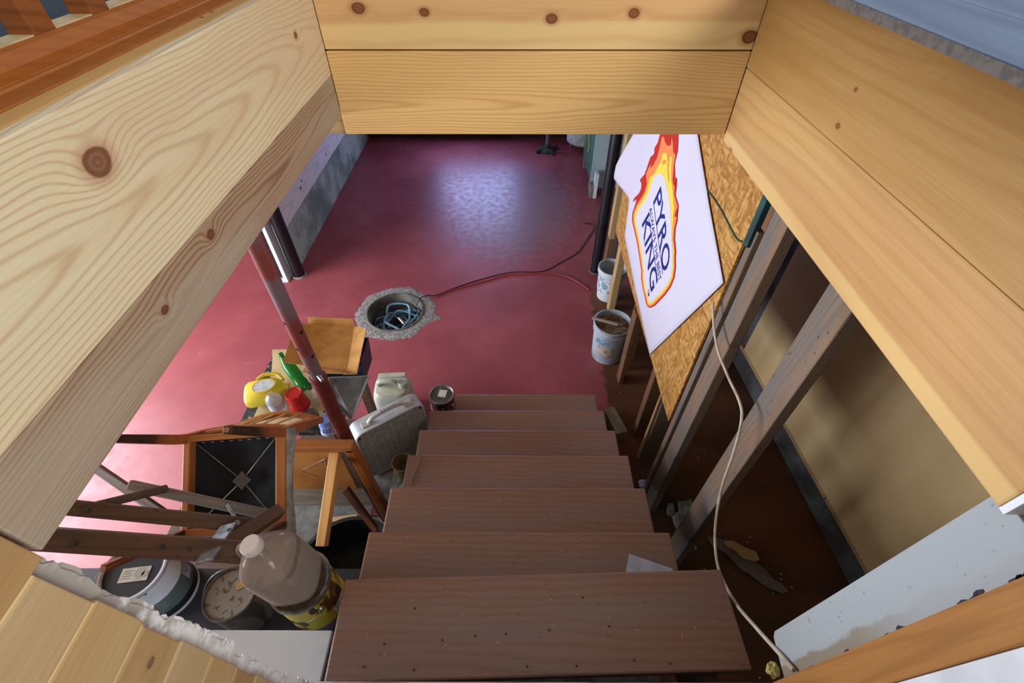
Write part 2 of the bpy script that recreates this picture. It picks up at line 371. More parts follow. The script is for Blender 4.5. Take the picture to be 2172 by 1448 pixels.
# ---- low foundation wall beyond the left post
wf = struct('wall_foundation', 'low mossy concrete foundation wall with a white board above')
mossy = N('mossy_concrete', .9, 0, .2); _n = mossy.noise(None, 3., 5.); _c = mossy.mix(mossy.step(_n, .3, .7), 'a9b2a2', '6c776c'); _c = mossy.mix(mossy.step(mossy.noise(None, 22., 4.), .55, .7, 0., .5), _c, '4a544e'); mossy.bump(_n, .4, .004); mossy.color(_c)
MB().box((-2.34, 3.74, 0), (-2.13, 5.6, .50)).build('concrete_panel', mossy, wf, None, .004)
MB().box((-2.34, 5.606, 0), (-2.13, 6.93, .52)).build('concrete_panel', mossy, wf, None, .004)
M_WBOARD = wood('whitewashed_board', 'd8d4cf', 'b5ada2', y0=.1, z0=-.1, slope=.05, freq=50, contrast=.4, knots=((.55, .12, .014), (.62, .16, .010), (1.4, .08, .012)), rough=.7, seed=11)
plank('board', (-2.128, 3.72, .47), (0, 1, 0), (0, 0, 1), 3.2, .28, .03, M_WBOARD, wf)
plank('board', (-2.128, 3.72, .755), (0, 1, 0), (0, 0, 1), 3.2, .28, .03, M_WBOARD, wf)
MB().box((-2.34, 3.74, .5), (-2.16, 6.93, 2.25)).build('backing', M_DARKW, wf)
MB().box((-2.16, 3.715, .02), (-2.13, 3.74, 2.2)).build('end_strip', M_DARKW, wf)
# ---- upper storey slab round the stairwell
M_JOIST = wood('joist', '8a6a48', '5e442c', freq=60, seed=12, rough=.8)
mb = MB(); zs0, zs1 = 2.25, 2.62
mb.box((-4.75, -1.3, 2.31), (-.549, 7.1, zs1)); mb.box((.682, -1.3, zs0), (2.4, 7.1, zs1)); mb.box((-.549, 1.474, zs0), (.682, 7.1, zs1))
tag(mb.build('ceiling', wood('ceiling_boards', 'b39a78', '8f7552', freq=60, seed=12, rough=.8)), 'framed floor over the basement around the stairwell', None, None, 'structure')
carpet = N('carpet', .95, 0, .1); _n = carpet.noise(None, 220., 3.); carpet.bump(_n, .8, .006); carpet.color(carpet.mix(_n, '33414f', '63707c'))
tag(MB().box((-4.75, -1.3, 2.621), (-.668, 7.1, 2.645)).build('floor_upstairs', carpet), 'blue grey carpet of the upper floor', None, None, 'structure')
plank('subfloor_strip', (-.530, -.6, 2.632), (0, 1, 0), (-1, 0, 0), 2.03, .031, .013, wood('subfloor_edge', 'c79a5c', '9a6c34', freq=30, contrast=.3, seed=3, spots=.9, rough=.8), struct('trim_1', 'OSB subfloor edge'), .001, -.013)
# ---- landing
M_LAND = plain('landing_paint', 'c9c8c0', .6, 0, '857f74', 9)
ld = struct('floor_landing', 'top landing of the stairs')
MB().box((-.505, -1.2, 1.36), (.66, .196, 1.42)).build('deck', M_LAND, ld, None, .006)
MB().box((-.505, -1.2, 0), (.66, .16, 1.36)).build('riser_wall', M_CONCD, ld)
# ---- rim boards of the stairwell opening
tl = struct('trim_2', 'pine rim boards lining the stairwell')
def kn(pts, o, l, w, **k):
    out = []
    for px, py, r in pts:
        p = at(px, py, **k)-Vector(o); out.append((p.dot(Vector(l)), p.dot(Vector(w)), r))
    return out
oL1 = (X_L, -.35, 2.413); oL2 = (X_L, .186, 2.306)
wL1 = wood('pine_left_top', 'ddd1b0', 'b98c60', y0=.10, z0=-.030, slope=.040, freq=150, warp=.014, contrast=.6, sharp=4, tint='d2b794', tint_amt=.6, ktone=('4a4038', '6e6258', '2c2420', 'a4643a'), knots=kn([(208, 345, .017)], oL1, (0, 1, 0), (0, 0, 1), x=X_L)+kn([(627, 75, .007)], oL1, (0, 1, 0), (0, 0, 1), x=X_L), seed=1, rough=.6)
wL2 = wood('pine_left_low', 'a68b70', '7a4c34', y0=.055, z0=-.018, slope=.012, freq=190, warp=.016, contrast=1., ktone=('3a2a20', '54402f', '241812', '8a5030'), tint='aa9c8a', tint_amt=.8, knots=kn([(350, 657, .006), (447, 497, .008)], oL2, (0, 1, 0), (0, 0, 1), x=X_L), seed=2.4, rough=.7)
plank('board', oL1, (0, 1, 0), (0, 0, 1), Y_FAR-.001+.35, .219, .02, wL1, tl, .0015, -.02)
plank('board', oL2, (0, 1, 0), (0, 0, 1), Y_FAR-.001-.186, .106, .038, wL2, tl, .002, -.038)
plank('backing_board', (X_L-.021, -.35, 2.413), (0, 1, 0), (0, 0, 1), 2.0, .205, .02, M_JOIST, tl, .001, -.02)
oF1 = (X_L, Y_FAR, 2.4735); oF2 = (X_L, Y_FAR, 2.2495)
wF1 = wood('pine_far_top', 'dfb57c', 'c08a54', y0=.19, z0=-.08, slope=.02, freq=22, warp=.02, contrast=.4, tint='d6a878', tint_amt=.6, sap=(.055, .07, 'e8c98c', .03), knots=kn([(760, 18, .012), (900, 26, .009), (1170, 40, .011), (1345, 28, .010), (1590, 78, .015)], oF1, (1, 0, 0), (0, 0, 1), y=Y_FAR), seed=3, rough=.5)
wF2 = wood('pine_far_low', 'e4bd7c', 'bf8a48', y0=.085, z0=-.02, slope=.024, freq=130, warp=.012, contrast=.65, sharp=4, tint='dfb474', seed=4, rough=.5)
plank('board', oF1, (1, 0, 0), (0, 0, 1), X_R-X_L, .24, .02, wF1, tl, .002, -.02)
plank('board', oF2, (1, 0, 0), (0, 0, 1), X_R-X_L, .220, .02, wF2, tl, .002, -.02)
plank('backing_board', (X_L-.06, Y_FAR+.021, 2.243), (1, 0, 0), (0, 0, 1), X_R-X_L+.12, .22, .02, M_STUDP, tl, .001, -.02)
oR1 = (X_R, -.4, 2.4325); oR2 = (X_R, .272, 2.2305)
wR1 = wood('pine_right_top', 'b78f56', '99703c', y0=.03, z0=-.03, slope=.03, freq=38, warp=.016, contrast=.35, tint='a67c42', tint_amt=.7, knots=kn([(1777, 267, .005), (1815, 190, .0035)], oR1, (0, 1, 0), (0, 0, 1), x=X_R), seed=5, rough=.38)
wR2 = wood('pine_right_low', 'bf9860', 'a07440', y0=.03, z0=-.06, slope=.03, freq=42, warp=.012, contrast=.4, tint='b48654', tint_amt=.6, sap=(.03, .04, 'cdab70', .012), knots=kn([(1549, 320, .007)], oR2, (0, 1, 0), (0, 0, 1), x=X_R), seed=6, rough=.42)
plank('board', oR1, (0, 1, 0), (0, 0, 1), Y_FAR+.4, .2035, .02, wR1, tl, .0015, 0)
plank('board', oR2, (0, 1, 0), (0, 0, 1), Y_FAR-.272, .2015, .038, wR2, tl, .004, 0)
MB().box((.641, .262, 2.23), (.682, .2715, 2.432)).build('end_cap', M_WHITE, tl, None, .001)
# laminate flooring edge
lam = wood('grey_laminate', '66799a', '37476a', y0=.1, z0=-.1, slope=.03, freq=26, warp=.03, contrast=.6, tint='7488a4', rough=.4, seed=7, sharp=1.5)
lf = struct('floor_laminate', 'blue grey laminate planks of the upper floor')
for i in range(5):
    plank('plank', (.612+.19*i, -.9+.0*i, 2.651), (0, 1, 0), (1, 0, 0), 2.33, .1885, .014, lam, lf, .0012, 0)
plank('edge_strip', (.6105, -.9, 2.634), (0, 1, 0), (0, 0, 1), 2.33, .0155, .0012, plain('laminate_core', '85817c', .7, 0, '6c6a6a', 60), lf, 0, 0)
MB().box((.66, -.9, 2.621), (2.4, 1.43, 2.635)).build('underlay', M_CONC, lf)
# ---- pine boarding + drywall at the near end
wp = struct('wall_pine', 'horizontal pine boards ending at a broken drywall edge')
zj = [2.412, 2.409, 2.297, 2.197, 2.094, 1.991, 1.888, 1.79, 1.70, 1.60, 1.50, 1.422]
wps = [wood('pine_wall_%d' % i, a, b, y0=.05, z0=-.05-.01*i, slope=.04, freq=45, warp=.01, contrast=.4, tint='b88f5c', tint_amt=.5, seed=20+i, rough=.45, knots=()) for i, (a, b) in enumerate((('c6ac80', 'ab8a5a'), ('b9966a', '957048'), ('c2a880', '9c7c54')))]
kz = at(320, 1405, x=X_L); kb_ = max(z for z in zj if z < kz.z)+.0022
wk = wood('pine_wall_knot', 'bd9d70', '98764c', y0=.05, z0=-.06, slope=.04, freq=45, warp=.01, contrast=.4, tint='b88f5c', tint_amt=.5, seed=24, rough=.45, knots=((kz.y+1.2, kz.z-kb_, .0055),), ktone=('4a4c50', '6a665e', '2c2c30', '9a7850'))
for i in range(1, len(zj)-1):
    plank('pine_board', (X_L, -1.2, zj[i+1]+.0022), (0, 1, 0), (0, 0, 1), 1.2+(.183 if i == 1 else .167)+random.uniform(-.004, .004), zj[i]-zj[i+1]-.0044, .016, wk if zj[i+1] < kz.z < zj[i] else wps[i % 3], wp, .0022, -.016)
M_TONGUE = plain('fresh_tongue', 'e3c890', .6)
for i in range(2, len(zj)-1):
    plank('tongue', (X_L-.0022, -1.2, zj[i]-.003), (0, 1, 0), (0, 0, 1), 1.364, .006, .006, M_TONGUE, wp, 0, -.006)
MB().box((-.549, -1.2, 1.36), (-.540, .14, 2.306)).build('stud_backing', M_JOIST, wp)
def jag():
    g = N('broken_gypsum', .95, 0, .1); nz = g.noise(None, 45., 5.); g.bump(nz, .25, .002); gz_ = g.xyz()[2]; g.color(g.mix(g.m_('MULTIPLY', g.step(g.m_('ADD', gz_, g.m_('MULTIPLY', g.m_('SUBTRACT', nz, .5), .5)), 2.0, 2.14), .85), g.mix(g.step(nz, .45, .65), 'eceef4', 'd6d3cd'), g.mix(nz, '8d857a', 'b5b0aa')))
    up = [(2.31, .184), (2.292, .186), (2.233, .194), (2.19, .186), (2.152, .185), (2.10, .194), (2.062, .195), (2.047, .187), (2.02, .196), (1.966, .199), (1.88, .201), (1.801, .203), (1.79, .189), (1.70, .196), (1.588, .193), (1.45, .202), (1.36, .205)]
    mb = MB(); n = 150
    def ev(z):
        for (z0, e0), (z1, e1) in zip(up, up[1:]):
            if z1 <= z <= z0: return e1+(e0-e1)*(z-z1)/(z0-z1+1e-9)
        return up[-1][1]
    def fn(i, j):
        z = 2.306-(2.306-1.36)*i
        e = ev(z)-.004+.002*noise.noise(Vector((0, 3, z*60)))
        y = .10+(e-.10)*min(j, .8)/.8
        x = -.5245+.0004*noise.noise(Vector((y*70, 5, z*50)))*j
        return (x, y, z)
    mb.grid(fn, n, 10, False); mb.build('drywall', g, wp, None, 0, 2, True, .008)
    p = plain('drywall_paper', '8d8274', .9, 0, '6a5a4c', 30)
    # torn brown paper core showing along the upper stretch
    def fn2(i, j):
        z = 2.296-.28*i; e = .164+.012*(.5+.5*noise.noise(Vector((1, 2, z*40))))
        return (-.5225, .12+(e-.12)*j, z)
    MB().grid(fn2, 60, 2).build('torn_paper', p, wp)
jag()
# ---- white drywall return and stained casing at the near end of the other side
wn = struct('wall_return', 'white drywall return beside the landing with torn paper')
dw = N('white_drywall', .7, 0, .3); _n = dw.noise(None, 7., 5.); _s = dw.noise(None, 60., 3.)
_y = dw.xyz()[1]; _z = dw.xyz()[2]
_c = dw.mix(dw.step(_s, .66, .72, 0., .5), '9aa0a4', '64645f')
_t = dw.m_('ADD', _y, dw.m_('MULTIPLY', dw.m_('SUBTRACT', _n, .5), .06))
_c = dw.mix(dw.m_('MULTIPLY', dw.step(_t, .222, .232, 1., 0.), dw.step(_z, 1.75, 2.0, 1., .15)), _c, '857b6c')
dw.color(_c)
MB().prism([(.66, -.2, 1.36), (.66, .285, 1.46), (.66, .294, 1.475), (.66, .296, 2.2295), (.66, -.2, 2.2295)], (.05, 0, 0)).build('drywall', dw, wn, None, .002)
M_PURP = plain('torn_adhesive', '2c1c30', .7)
for i in range(16):
    z = 1.52+.72*random.random(); c = Vector((.6585, .196+random.uniform(0, .008), z)); n = 7
    out = [c+Vector((0, math.cos(a)*random.uniform(.001, .005), math.sin(a)*random.uniform(.004, .016))) for a in [2*math.pi*k/n for k in range(n)]]
    MB().prism(out, (.001, 0, 0)).build('paper_tear', M_PURP, wn)
cas = wood('stained_casing', 'a8743e', '7c5026', y0=.03, z0=-.05, slope=.02, freq=110, warp=.004, contrast=.5, seed=30, rough=.5, tint='9c6a34')
plank('casing', (.645, .194, 1.42), (0, 0, 1), (0, -1, 0), .9, .062, .015, cas, wn, .003, -.015)
plank('white_casing', (.644, .131, 1.42), (0, 0, 1), (0, -1, 0), .9, .12, .016, M_WHITE, wn, .003, -.016)
MB().box((.661, -1.2, 1.36), (.70, .01, 2.23)).build('wall_core', M_CONC, wn)

# ================================================================== STAIRCASE
SX0, SX1 = -.5405, .592
st = thing('staircase', 'brown painted wooden stairs leading down to the red basement floor', 'staircase', (0, 1.2, 0))
def nose(i): return .7069+.2676*(i-2), 1.0627-.1776*(i-2)
dx1 = 1.2
plank('tread', (-.532, .485, 1.24), (1, .028, 0), (0, -1, 0), 1.203, .27, .042, M_TREAD, st, .006, 0)
for i in range(2, 8):
    y, z = nose(i); x0 = -.405 if i == 7 else SX0
    x0 += random.uniform(-.004, .004); x1 = SX1+random.uniform(-.004, .006)
    plank('tread', (x0, y, z), (1, 0, 0), (0, -1, 0), x1-x0, .30, .04, M_TREAD, st, .006, 0)
M_RISER = wood('riser_board', '5b382a', '3f261d', freq=50, seed=14, rough=.6)
for i in range(1, 8):
    y, z = nose(i) if i > 1 else (.475, 1.24)
    x0 = -.39 if i == 7 else -.50
    MB().box((x0, y-.045, max(z-.1776-.0, 0)), (.55, y-.027, z-.042)).build('riser', M_RISER, st)
for sx in (-.50, .555):
    pr = [(sx, .20, 1.19)]
    y1, z1 = .475, 1.24
    for i in range(1, 8):
        y, z = nose(i) if i > 1 else (.475, 1.24)
        pr += [(sx, y-.05, z-.043), (sx, y-.05, z-.2196 if i < 7 else 0.)]
    pr += [(sx, 1.62, 0.), (sx, .20, .95)]
    MB().prism(pr, (-.035 if sx < 0 else .035, 0, 0)).build('stringer', M_RISER, st)
mb = MB()
for px, py in [(880, 1290), (938, 1357), (1008, 1348), (1073, 1344), (1165, 1336), (1292, 1328), (815, 1366), (1118, 1413), (1223, 1412), (1345, 1400), (1422, 1407), (878, 1420), (772, 1414), (1236, 1267)]:
    p = at(px, py, z=1.2405); disc(mb, p, (0, 0, 1), .0035, .0006, 8)
mb.build('nail_heads', plain('rust_nail', '3a2a24', .6), st)['kind'] = 'stuff'

# ================================================================== STUD PARTITION (beside the stairs)
pt = struct('wall_partition', 'open stud partition with OSB sheets beside the stairs')
XS = .85
def stud(y0, y1, x0, x1, z0, z1, mat, bev=.004): return MB().box((0, 0, 0), (z1-z0, y1-y0, x1-x0)).build('stud', mat, pt, frame((x1, y0, z0), (0, 0, 1), (0, 1, 0)), bev)
stud(.868, .985, XS, XS+.04, 0, 2.25, M_STUD)
stud(1.262, 1.362, XS, XS+.045, 0, 2.25, M_STUD)
stud(1.395, 1.435, XS-.0, XS+.10, .0, 1.93, M_STUD)
stud(1.60, 1.64, XS+.004, XS+.09, 0, 2.25, M_STUD)
stud(1.80, 1.86, XS+.004, XS+.09, 0, 2.25, M_STUDW)
stud(2.28, 2.37, XS-.03, XS+.004, 0, .72, M_STUDW)
stud(2.42, 2.46, XS+.004, XS+.09, 0, 2.25, M_STUDW)
stud(3.10, 3.19, XS+.004, XS+.06, 0, 2.25, M_STUDP)
stud(3.52, 3.60, XS+.0, XS+.05, .5, 2.25, M_STUDP); stud(3.52, 3.60, XS, XS+.05, 0, .499, M_STUDW)
stud(3.66, 3.70, XS+.06, XS+.15, 0, 2.25, M_STUD)
plank('blocking', (XS+.02, 1.44, .82), (0, 1, 0), (0, 0, 1), .16, .09, .04, M_STUD, pt, .004, 0)
MB().box((XS-.012, 1.44, .726), (XS, 1.905, 2.248)).build('osb_sheet', M_OSB, pt, None, .001)
MB().box((XS-.012, 1.908, .722), (XS, 3.30, 2.248)).build('osb_sheet', M_OSB, pt, None, .001)
M_TEAL = plain('teal_paint', '0f4a48', .6, 0, '16302f', 10)
MB().box((XS-.014, 1.405, 1.86), (XS+.04, 1.4395, 2.248)).build('teal_strip', M_TEAL, pt, None, .002)
MB().box((XS+.0, 1.3625, 1.95), (XS+.12, 1.394, 2.248)).build('header_block', M_STUDW, pt, None, .003)
beam('splinter', (XS-.01, 1.615, .06), (XS-.006, 1.62, .72), .03, .014, (0, 1, 0), M_STUDP, pt, .002, .012)
tag(MB().tube(sweep([(XS-.016, 1.905, 1.842), (XS-.016, 1.70, 1.853), (XS-.016, 1.50, 1.845), (XS-.018, 1.445, 1.86)]), .0028, 6).build('string', plain('green_string', '1f5c44', .8)), 'green string stretched across the OSB sheet', 'string')

# ================================================================== BANNER
def banner():
    t = thing('banner', 'white cloth banner with a flame and blue lettering hung on the OSB', 'banner', (.83, 2.2, .75))
    def interp(pts, s):
        d = [0]
        for a, b in zip(pts, pts[1:]): d.append(d[-1]+(Vector(b)-Vector(a)).length)
        L = s*d[-1]
        for k in range(len(pts)-1):
            if L <= d[k+1]+1e-9:
                q = (L-d[k])/(d[k+1]-d[k]+1e-9); return Vector(pts[k])*(1-q)+Vector(pts[k+1])*q
        return Vector(pts[-1])
    top = [(.835, 1.443, 1.67), (.835, 1.80, 1.82), (.835, 2.127, 1.972), (.835, 2.45, 2.10), (.835, 2.75, 2.23)]
    bot = [(.835, 1.909, .745), (.835, 2.45, .805), (.835, 2.975, .89), (.825, 3.037, 1.144), (.765, 3.43, 1.12), (.75, 3.42, 1.22)]
    def fold(y, z):
        u = (y*.91+z*.4)
        return .0016*(.5+.5*noise.noise(Vector((y*3, z*3, 1))))+.0008*abs(math.sin(u*9))+.0006*abs(math.sin((z-y*.4)*8))
    def pos(s, v):
        a = interp(bot, s); b = interp(top, s); p = a*(1-v)+b*v
        q = min(1, max(0, (p.y-3.06)/.38)); return Vector((.831-fold(p.y, p.z)-.05*q*q*(3-2*q), p.y, p.z))
    c = N('banner_cloth', .8, 0, .2); c.set('Sheen Weight', .1); c.bump(c.noise(c.scale((3, 3, 3)), 3., 3.), .4, .01)
    MB().grid(lambda i, j: pos(i, j), 48, 32).build('cloth', c.color('cfccde'), t, None, 0, 2, True, .0012); cl = ch(t, 'cloth')
    def A(*p): return [(1290+x/4.4808, 280+y/4.4808) for x, y in p]
    def B(*p): return [(1330+x/4.977, 380+y/4.977) for x, y in p]
    def C_(*p): return [(1330+x/4.977, 500+y/4.977) for x, y in p]
    def on(p, off): return at(p[0], p[1], x=.8264-off)
    def pl(name, pts, col, off):
        mb = MB(); v, f = flat_poly(pts); mb.add([on(p, off) for p in v], f); return mb.build(name, plain(name, col, .8, spec=.2), cl)
    red = A((495, 5), (470, 100), (440, 150), (436, 205), (400, 240), (370, 330), (345, 400), (300, 455), (315, 490), (312, 540), (290, 585), (245, 630), (235, 665), (270, 634)) + B((85, 270), (55, 360), (52, 440), (75, 540), (105, 670), (130, 780)) + C_((102, 60), (130, 230), (150, 370), (148, 440), (165, 560), (188, 650), (195, 700), (215, 745), (240, 762), (290, 740), (340, 690), (400, 625), (460, 540), (500, 440), (514, 330), (511, 240), (516, 160), (506, 60)) + B((502, 640), (510, 520), (531, 440), (536, 340), (544, 280)) + A((640, 600), (650, 520), (653, 440), (636, 430), (632, 380), (630, 300), (645, 235), (660, 180), (668, 5))
    ora = A((512, 40), (530, 50), (540, 95), (562, 130), (595, 125), (602, 50), (614, 100), (618, 190), (640, 215), (626, 300), (618, 380), (612, 450), (630, 520), (628, 600)) + B((534, 288), (508, 350), (508, 400), (527, 400), (498, 520), (489, 640)) + C_((494, 60), (504, 160), (500, 240), (502, 330), (487, 440), (449, 530), (391, 612), (331, 675), (282, 726), (240, 748), (220, 736), (204, 700), (197, 650), (171, 560), (157, 440), (159, 370), (139, 230), (111, 60)) + B((115, 670), (85, 540), (63, 440), (67, 360), (102, 270), (142, 210), (182, 140), (206, 60)) + A((366, 470), (360, 400), (385, 340), (412, 300), (400, 350), (432, 310), (462, 250), (482, 180), (500, 100))
    yel = A((520, 200), (555, 200), (560, 250), (577, 330), (588, 230), (608, 240), (600, 330), (600, 450), (612, 540)) + B((492, 260), (500, 300), (489, 350), (487, 420), (482, 520), (478, 640)) + C_((483, 60), (493, 160), (490, 240), (492, 330), (476, 440), (440, 520), (381, 600), (323, 660), (276, 709), (242, 729), (228, 718), (215, 690), (209, 650), (182, 560), (166, 440), (168, 370), (150, 230), (122, 60)) + B((125, 670), (96, 540), (75, 440), (81, 360), (116, 280), (161, 220), (201, 140), (225, 60)) + A((392, 440), (440, 390), (470, 330), (500, 280))
    whi = A((480, 395), (510, 395), (535, 440), (555, 520)) + B((430, 130), (455, 280), (463, 420), (469, 520), (470, 640)) + C_((473, 60), (481, 160), (478, 240), (479, 330), (461, 440), (425, 510), (368, 585), (312, 645), (270, 690), (246, 708), (235, 700), (228, 680), (221, 650), (195, 560), (178, 440), (180, 370), (162, 230), (135, 60)) + B((140, 670), (111, 540), (93, 440), (101, 370), (136, 295), (186, 230), (226, 150), (250, 80)) + A((412, 490), (430, 440), (455, 405))
    pl('flame_red', red, 'b92c18', 0); pl('flame_orange', ora, 'e8864c', .0008); pl('flame_yellow', yel, 'e8cf4a', .0016); pl('flame_core', whi, 'cfccde', .0024)
    pl('flame_lick', A((510, 285), (530, 262), (553, 270), (545, 300), (515, 305)), 'e8864c', .0024); pl('flame_lick', A((560, 300), (572, 300), (580, 470), (570, 480)), 'e8864c', .0024); pl('flame_lick', A((630, 790), (650, 740), (662, 745), (655, 780), (640, 805)), 'b92c18', .0024)
    pl('flame_lick', A((612, 455), (640, 470), (634, 510), (618, 500)), 'b92c18', .0024); pl('flame_lick', A((570, 60), (588, 50), (598, 118), (575, 128), (562, 110)), 'b92c18', .0016)
    blue = plain('banner_blue', '1c2a78', .8, spec=.2)
    def txt(name, s, BL, TL, BR, TR, bold=.0):
        me, (x0, x1, y0, y1) = text_mesh(s, bold)
        for v in me.vertices:
            u, w = (v.co.x-x0)/(x1-x0), (v.co.y-y0)/(y1-y0)
            v.co = on([(BL[k]*(1-u)+BR[k]*u)*(1-w)+(TL[k]*(1-u)+TR[k]*u)*w for k in (0, 1)], .0032)
        put(name, me, blue, cl)
    txt('lettering', 'PYRO', *B((275, 245), (357, 65), (380, 1020), (462, 860)), .012)
    txt('lettering', 'KING', *B((155, 478), (234, 338), (250, 1205), (326, 1078)), .012)
    txt('lettering', 'ALWAYS THE BEST', *B((233, 318), (258, 276), (334, 1086), (362, 1044)), .012)
    txt('lettering', 'TM', *C_((212, 572), (232, 560), (220, 640), (240, 630)), .01)
    for a, b in (B((275, 240), (374, 1000)), B((228, 420), (320, 1080))):
        mb = MB(); mb.add([on(a, .0032), on(b, .0032), on((b[0]+1.1, b[1]-.4), .0032), on((a[0]+1.1, a[1]-.4), .0032)], [(0, 1, 2, 3)]); mb.build('ruled_line', blue, cl)
banner()

# ================================================================== POSTS
def round_post(name, label, x, y, r, z1, mat, base):
    t = thing(name, label, 'post', (x, y, 0))
    MB().lathe([(r, .01), (r, z1)], 28, Matrix.Translation((x, y, 0))).build('tube', mat, t)
    MB().lathe([(r*1.25, 0), (r*1.15, .012)], 20, Matrix.Translation((x, y, 0))).build('footing', base, t)
    return t
rp = at(1264, 574, z=0); round_post('steel_post', 'black steel post standing beside the OSB partition', .818, 3.72, .052, 2.25, M_BLACK, M_CONCD)
round_post('steel_post', 'black steel post at the end of the low concrete wall', -2.10, 3.645, .055, 2.25, M_BLACK, M_CONC)
jp = thing('jack_post', 'red adjustable jack post with pin holes rising through the junk pile', 'post', (-.82, 1.26, 0))
M_JACK = plain('oxide_red', '6e2a24', .45, 0, '571f1c', 12); M_JACK2 = plain('oxide_grey', '7d6468', .45, 0, '6a4648', 9)
T = Matrix.Translation((-.83, 1.265, 0))
MB().lathe([(.034, .02), (.034, 1.30)], 28, T).build('outer_tube', M_JACK, jp)
MB().lathe([(.036, 1.285), (.036, 1.31)], 28, T).build('collar', M_JACK, jp, None, .002)
MB().lathe([(.028, 1.30), (.028, 2.18)], 28, T).build('inner_tube', plain('jack_inner', '7a3a34', .4, 0, '6e5a60', 5, lo=.45, hi=.6), jp)
MB().box((-.90, 1.195, 2.18), (-.76, 1.335, 2.192)).build('top_plate', M_JACK, jp); MB().box((-.88, 1.225, 0), (-.78, 1.315, .02)).build('base_plate', M_JACK, jp)
MB().tube([(-.785, 1.215, 1.335), (-.885, 1.325, 1.335)], .008, 10).build('pin', M_STEEL, jp)
mh = plain('hole_dark', '080606', .9)
for colm in ((( 588, 683), (619, 738), (645, 787)), ((625, 706), (650, 757), (675, 804))):
    a = math.radians(-125 if colm[0][0] == 588 else -25); d = Vector((math.cos(a), math.sin(a), 0))
    for q in colm:
        z = at(*q, y=1.25).z; mb = MB(); disc(mb, Vector((-.83, 1.265, z))+d*.0276, d, .0075, .001, 14); mb.build('pin_hole', mh, ch(jp, 'inner_tube'))

# ================================================================== SUMP PIT with hose
sp = thing('sump_pit', 'round sump pit with a ragged bare concrete collar in the red floor', 'pit', (SUMP.x, SUMP.y, 0))
gran = N('granular_concrete', .95, 0, .15); _n = gran.noise(None, 40., 5.); _v = gran.vor(None, 90.); gran.bump(_v, .7, .006); gran.color(gran.mix(gran.step(_n, .35, .65), '9a9a9a', '74726e'))
mb = MB(); n = 72
def ragged(a): return .35+.045*noise.noise(Vector((math.cos(a)*2, math.sin(a)*2, 3)))+.02*noise.noise(Vector((math.cos(a)*9, math.sin(a)*9, 1)))+(.09*math.exp(-((a-6.1)/.09)**2))
vs = []
for k in range(n):
    a = 2*math.pi*k/n; r = ragged(a)
    for rr, z in ((.25, .006), (.30, .007), (r*.94, .005), (r, .0006)): vs.append((SUMP.x+rr*math.cos(a), SUMP.y+rr*math.sin(a), z+.003*noise.noise(Vector((rr*40*math.cos(a), rr*40*math.sin(a), 0)))*(rr < r)))
mb.add(vs, [(k*4+j, ((k+1) % n)*4+j, ((k+1) % n)*4+j+1, k*4+j+1) for k in range(n) for j in range(3)], True); mb.build('collar', gran, sp)
T = Matrix.Translation((SUMP.x, SUMP.y, 0))
MB().open_lathe([(.262, .004), (.255, .016), (.243, .016), (.240, -.03), (.236, -.6)], 48, T).build('rim', plain('pit_liner', '6d6a66', .7, 0, '4b4845', 8), sp)
MB().lathe([(.238, -.62), (.238, -.6)], 40, T).build('bottom', plain('pit_bottom', '0c0b0b', .6), sp)
hose = thing('coiled_hose', 'blue hose coiled loosely inside the sump pit', 'hose', (SUMP.x, SUMP.y, -.3))
hm = plain('blue_hose', '7aa6c4', .45, 0, '5f90b0', 20); rnd = random.Random(3)
pts = []
for k in range(46):
    a = k*.95+rnd.uniform(-.25, .25); r = .15+.06*math.sin(k*1.7)+rnd.uniform(-.02, .02); pts.append((SUMP.x+r*math.cos(a)*1.05, SUMP.y+r*math.sin(a), -.26+.20*k/46+.03*math.sin(k*2.3)))
MB().tube(sweep(pts, 6), .011, 8).build('hose', hm, hose)
pts = [(SUMP.x+.20*math.cos(a), SUMP.y+.19*math.sin(a), -.10+.03*math.sin(3*a)) for a in [k*.45 for k in range(13)]]
MB().tube(sweep(pts, 5), .009, 8).build('hose', plain('dark_hose', '22303c', .5), hose)
MB().tube([(SUMP.x+.02, SUMP.y+.02, -.09), (SUMP.x+.08, SUMP.y-.05, -.10)], .02, 12).build('coupling', M_STEEL, hose)
MB().lathe([(.13, -.6), (.13, -.33), (.05, -.31)], 20, T).build('pump', M_BLACK, sp)
cordm = plain('black_cord', '18181c', .6); 
tag(MB().tube(sweep([(SUMP.x+.17, SUMP.y+.10, -.02), (SUMP.x+.195, SUMP.y+.13, .022), (SUMP.x+.222, SUMP.y+.162, .036), (SUMP.x+.275, SUMP.y+.215, .02), at(925, 626, z=.008), at(960, 612, z=.005), at(1020, 592, z=.005), at(1085, 577, z=.005), at(1150, 575, z=.005), at(1195, 553, z=.005), at(1225, 535, z=.005), at(1247, 505, z=.005), at(1262, 478, z=.006), (.80, 4.6, .006)]), .005, 6).build('black_cord', cordm), 'thin black cord running from the sump pit towards the black post', 'cord')
tag(MB().tube(sweep([at(925, 630, z=.0045), at(960, 615, z=.006), at(1030, 596, z=.006), at(1080, 583, z=.006), at(1150, 579, z=.006), at(1195, 584, z=.006), at(1225, 597, z=.005), at(1250, 615, z=.004)]), .0065, 6).build('extension_cord', plain('red_cord', '8e2f26', .6)), 'red cord lying across the painted floor', 'cord')

